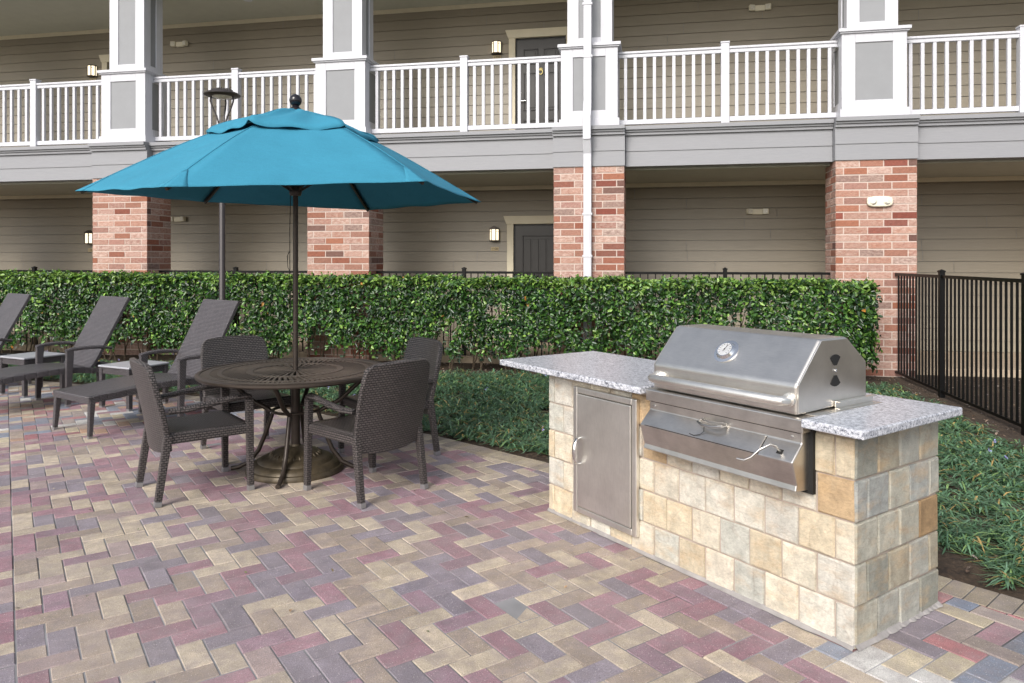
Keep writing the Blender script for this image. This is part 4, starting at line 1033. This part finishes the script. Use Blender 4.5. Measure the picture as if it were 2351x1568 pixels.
# ------------------------------------------------------------ loungers + side tables
def make_lounger():
    c = thing('sun_lounger', 'x', 'sun lounger')
    SP = [(0, .352), (.12, .362), (.3, .372), (.55, .392), (.8, .398), (1.0, .385), (1.13, .362)]
    BP = [(1.10, .372), (1.17, .47), (1.27, .66), (1.40, .90), (1.52, 1.125)]
    def ev(P, t):
        q = t * (len(P) - 1); i = min(int(q), len(P) - 2); f = q - i
        p0, p1, p2, p3 = P[max(i - 1, 0)], P[i], P[i + 1], P[min(i + 2, len(P) - 1)]
        cr = lambda k: .5 * (2 * p1[k] + (p2[k] - p0[k]) * f + (2 * p0[k] - 5 * p1[k] + 4 * p2[k] - p3[k]) * f * f + (-p0[k] + 3 * p1[k] - 3 * p2[k] + p3[k]) * f ** 3)
        return cr(0), cr(1)
    W = .305
    def sf(u, v): y, z = ev(SP, v); return Vector(((u - .5) * 2 * W, y, z - .006 * math.sin(math.pi * u)))
    def bf(u, v): y, z = ev(BP, v); return Vector(((u - .5) * 2 * W, y, z))
    MB().grid(sf, 6, 24).build('seat', M['wickerl'], c, solid=.022, smooth=True)
    MB().grid(bf, 6, 24).build('backrest', M['wickerl'], c, solid=.034, bevel=.004)
    mb = MB()
    for sx in (-1, 1):
        pts = [ev(SP, k / 14) for k in range(15)]
        for (y0, z0), (y1, z1) in zip(pts, pts[1:]): mb.beam((sx * W, y0, z0 - .022), (sx * W, y1, z1 - .022), .042, .062)
        mb.beam((sx * W, 1.12, .345), (sx * W, 1.5, .33), .036, .05)
    mb.beam((-W - .02, .02, .33), (W + .02, .02, .33), .04, .062); mb.beam((-W, 1.5, .33), (W, 1.5, .33), .036, .05); mb.build('side_frame', M['wickerl'], c, bevel=.008)
    for sx in (-1, 1):
        for y in (.035, 1.47):
            lg = MB().beam((sx * (W + .01), y - .02 if y < 1 else y + .03, .02), (sx * (W - .0), y, .33), .036, .036, .05, .05, up=(0, 1, 0)).build('leg', M['wickerl'], c, bevel=.006)
            MB().box(sx * (W + .01) - .018, sx * (W + .01) + .018, y - .038 if y < 1 else y + .012, y - .002 if y < 1 else y + .048, 0, .022).build('foot_cap', M['cap'], lg)
        x = sx * (W + .035)
        lg = MB().beam((x, .84, .02), (x, .86, .60), .04, .05, .046, .075, up=(0, 1, 0)).build('leg', M['wickerl'], c, bevel=.006)
        MB().box(x - .019, x + .019, .815, .865, 0, .022).build('foot_cap', M['cap'], lg)
        MB().tube([(x, .82, .59), (x, .9, .605), (x + sx * .02, 1.04, .61), (x + sx * .015, 1.18, .60), (x - sx * .02, 1.30, .575)], [.026, .03, .03, .028, .024], 8, flat=.7).build('armrest', M['wickerl'], c, smooth=True)
    return c
L0 = Vector((.56, .828)); rl = math.atan2(-L0.x, L0.y); row = Vector((-1.57, .74))
lo = make_lounger()
ll = ['grey brown wicker sun lounger nearest the table, back raised', 'grey brown wicker sun lounger between the two side tables', 'grey brown wicker sun lounger at the far left, cut by the picture edge']
for i in range(3):
    c = lo if i == 0 else copy_tree(lo); p = Vector((-3.94, 6.53)) + row * i + Vector((.04, 0)) * (i == 1); c.location = (p.x, p.y, 0); c.rotation_euler.z = rl; c['label'] = ll[i]; c['group'] = 'wicker sun loungers in a row by the hedge'
def make_side():
    c = thing('side_table', 'x', 'side table'); a = .245
    MB().box(-a, a, -a, a, .428, .45).build('tabletop', M['tabletop_grey'], c, bevel=.008)
    mb = MB()
    for s1 in (-1, 1): mb.box(-a + .02, a - .02, s1 * (a - .03) - .012, s1 * (a - .03) + .012, .36, .426); mb.box(s1 * (a - .03) - .012, s1 * (a - .03) + .012, -a + .045, a - .045, .36, .4255)
    mb.build('apron', M['wickerl'], c)
    for s1 in (-1, 1):
        for s2 in (-1, 1):
            lg = MB().box(s1 * (a - .03) - .023, s1 * (a - .03) + .023, s2 * (a - .03) - .023, s2 * (a - .03) + .023, .02, .424).build('leg', M['wickerl'], c, bevel=.005)
            MB().box(s1 * (a - .03) - .02, s1 * (a - .03) + .02, s2 * (a - .03) - .02, s2 * (a - .03) + .02, 0, .02).build('foot_cap', M['cap'], lg)
    return c
st = make_side()
for i, lb in enumerate(('small wicker side table between the two nearest loungers', 'small wicker side table left of the middle lounger')):
    c = st if i == 0 else copy_tree(st); p = Vector((-4.04, 7.83)) + row * i; c.location = (p.x, p.y, 0); c.rotation_euler.z = math.atan2(-.44, .9); c['label'] = lb; c['group'] = 'wicker side tables between the loungers'

lt = []
while len(lt) < 60:
    x, y = random.uniform(-5, 3), random.uniform(2.4, 9)
    q = IMi @ Vector((x, y, 0))
    if edge_sd(x, y)[1] < -.02 and not (-2.05 < q.x < .05 and -.03 < q.y < .72): lt.append((x, y, .008))
lt = np.array(lt); ln = rng.normal(0, .35, lt.shape) + np.array([0, 0, 1])
lc = np.array([sr(150, 120, 80), sr(110, 96, 60), sr(190, 180, 160), sr(96, 110, 60)])[rng.integers(0, 4, len(lt))]
Vl, Fl, Tl = leaves(lt, ln, rng.uniform(.012, .03, len(lt)), lc, .5)
tag(npmesh('leaf_litter', Vl, Fl, Tl, M['paver']), 'tiny dry leaf bits scattered on the pavers', 'leaf litter', kind='stuff')
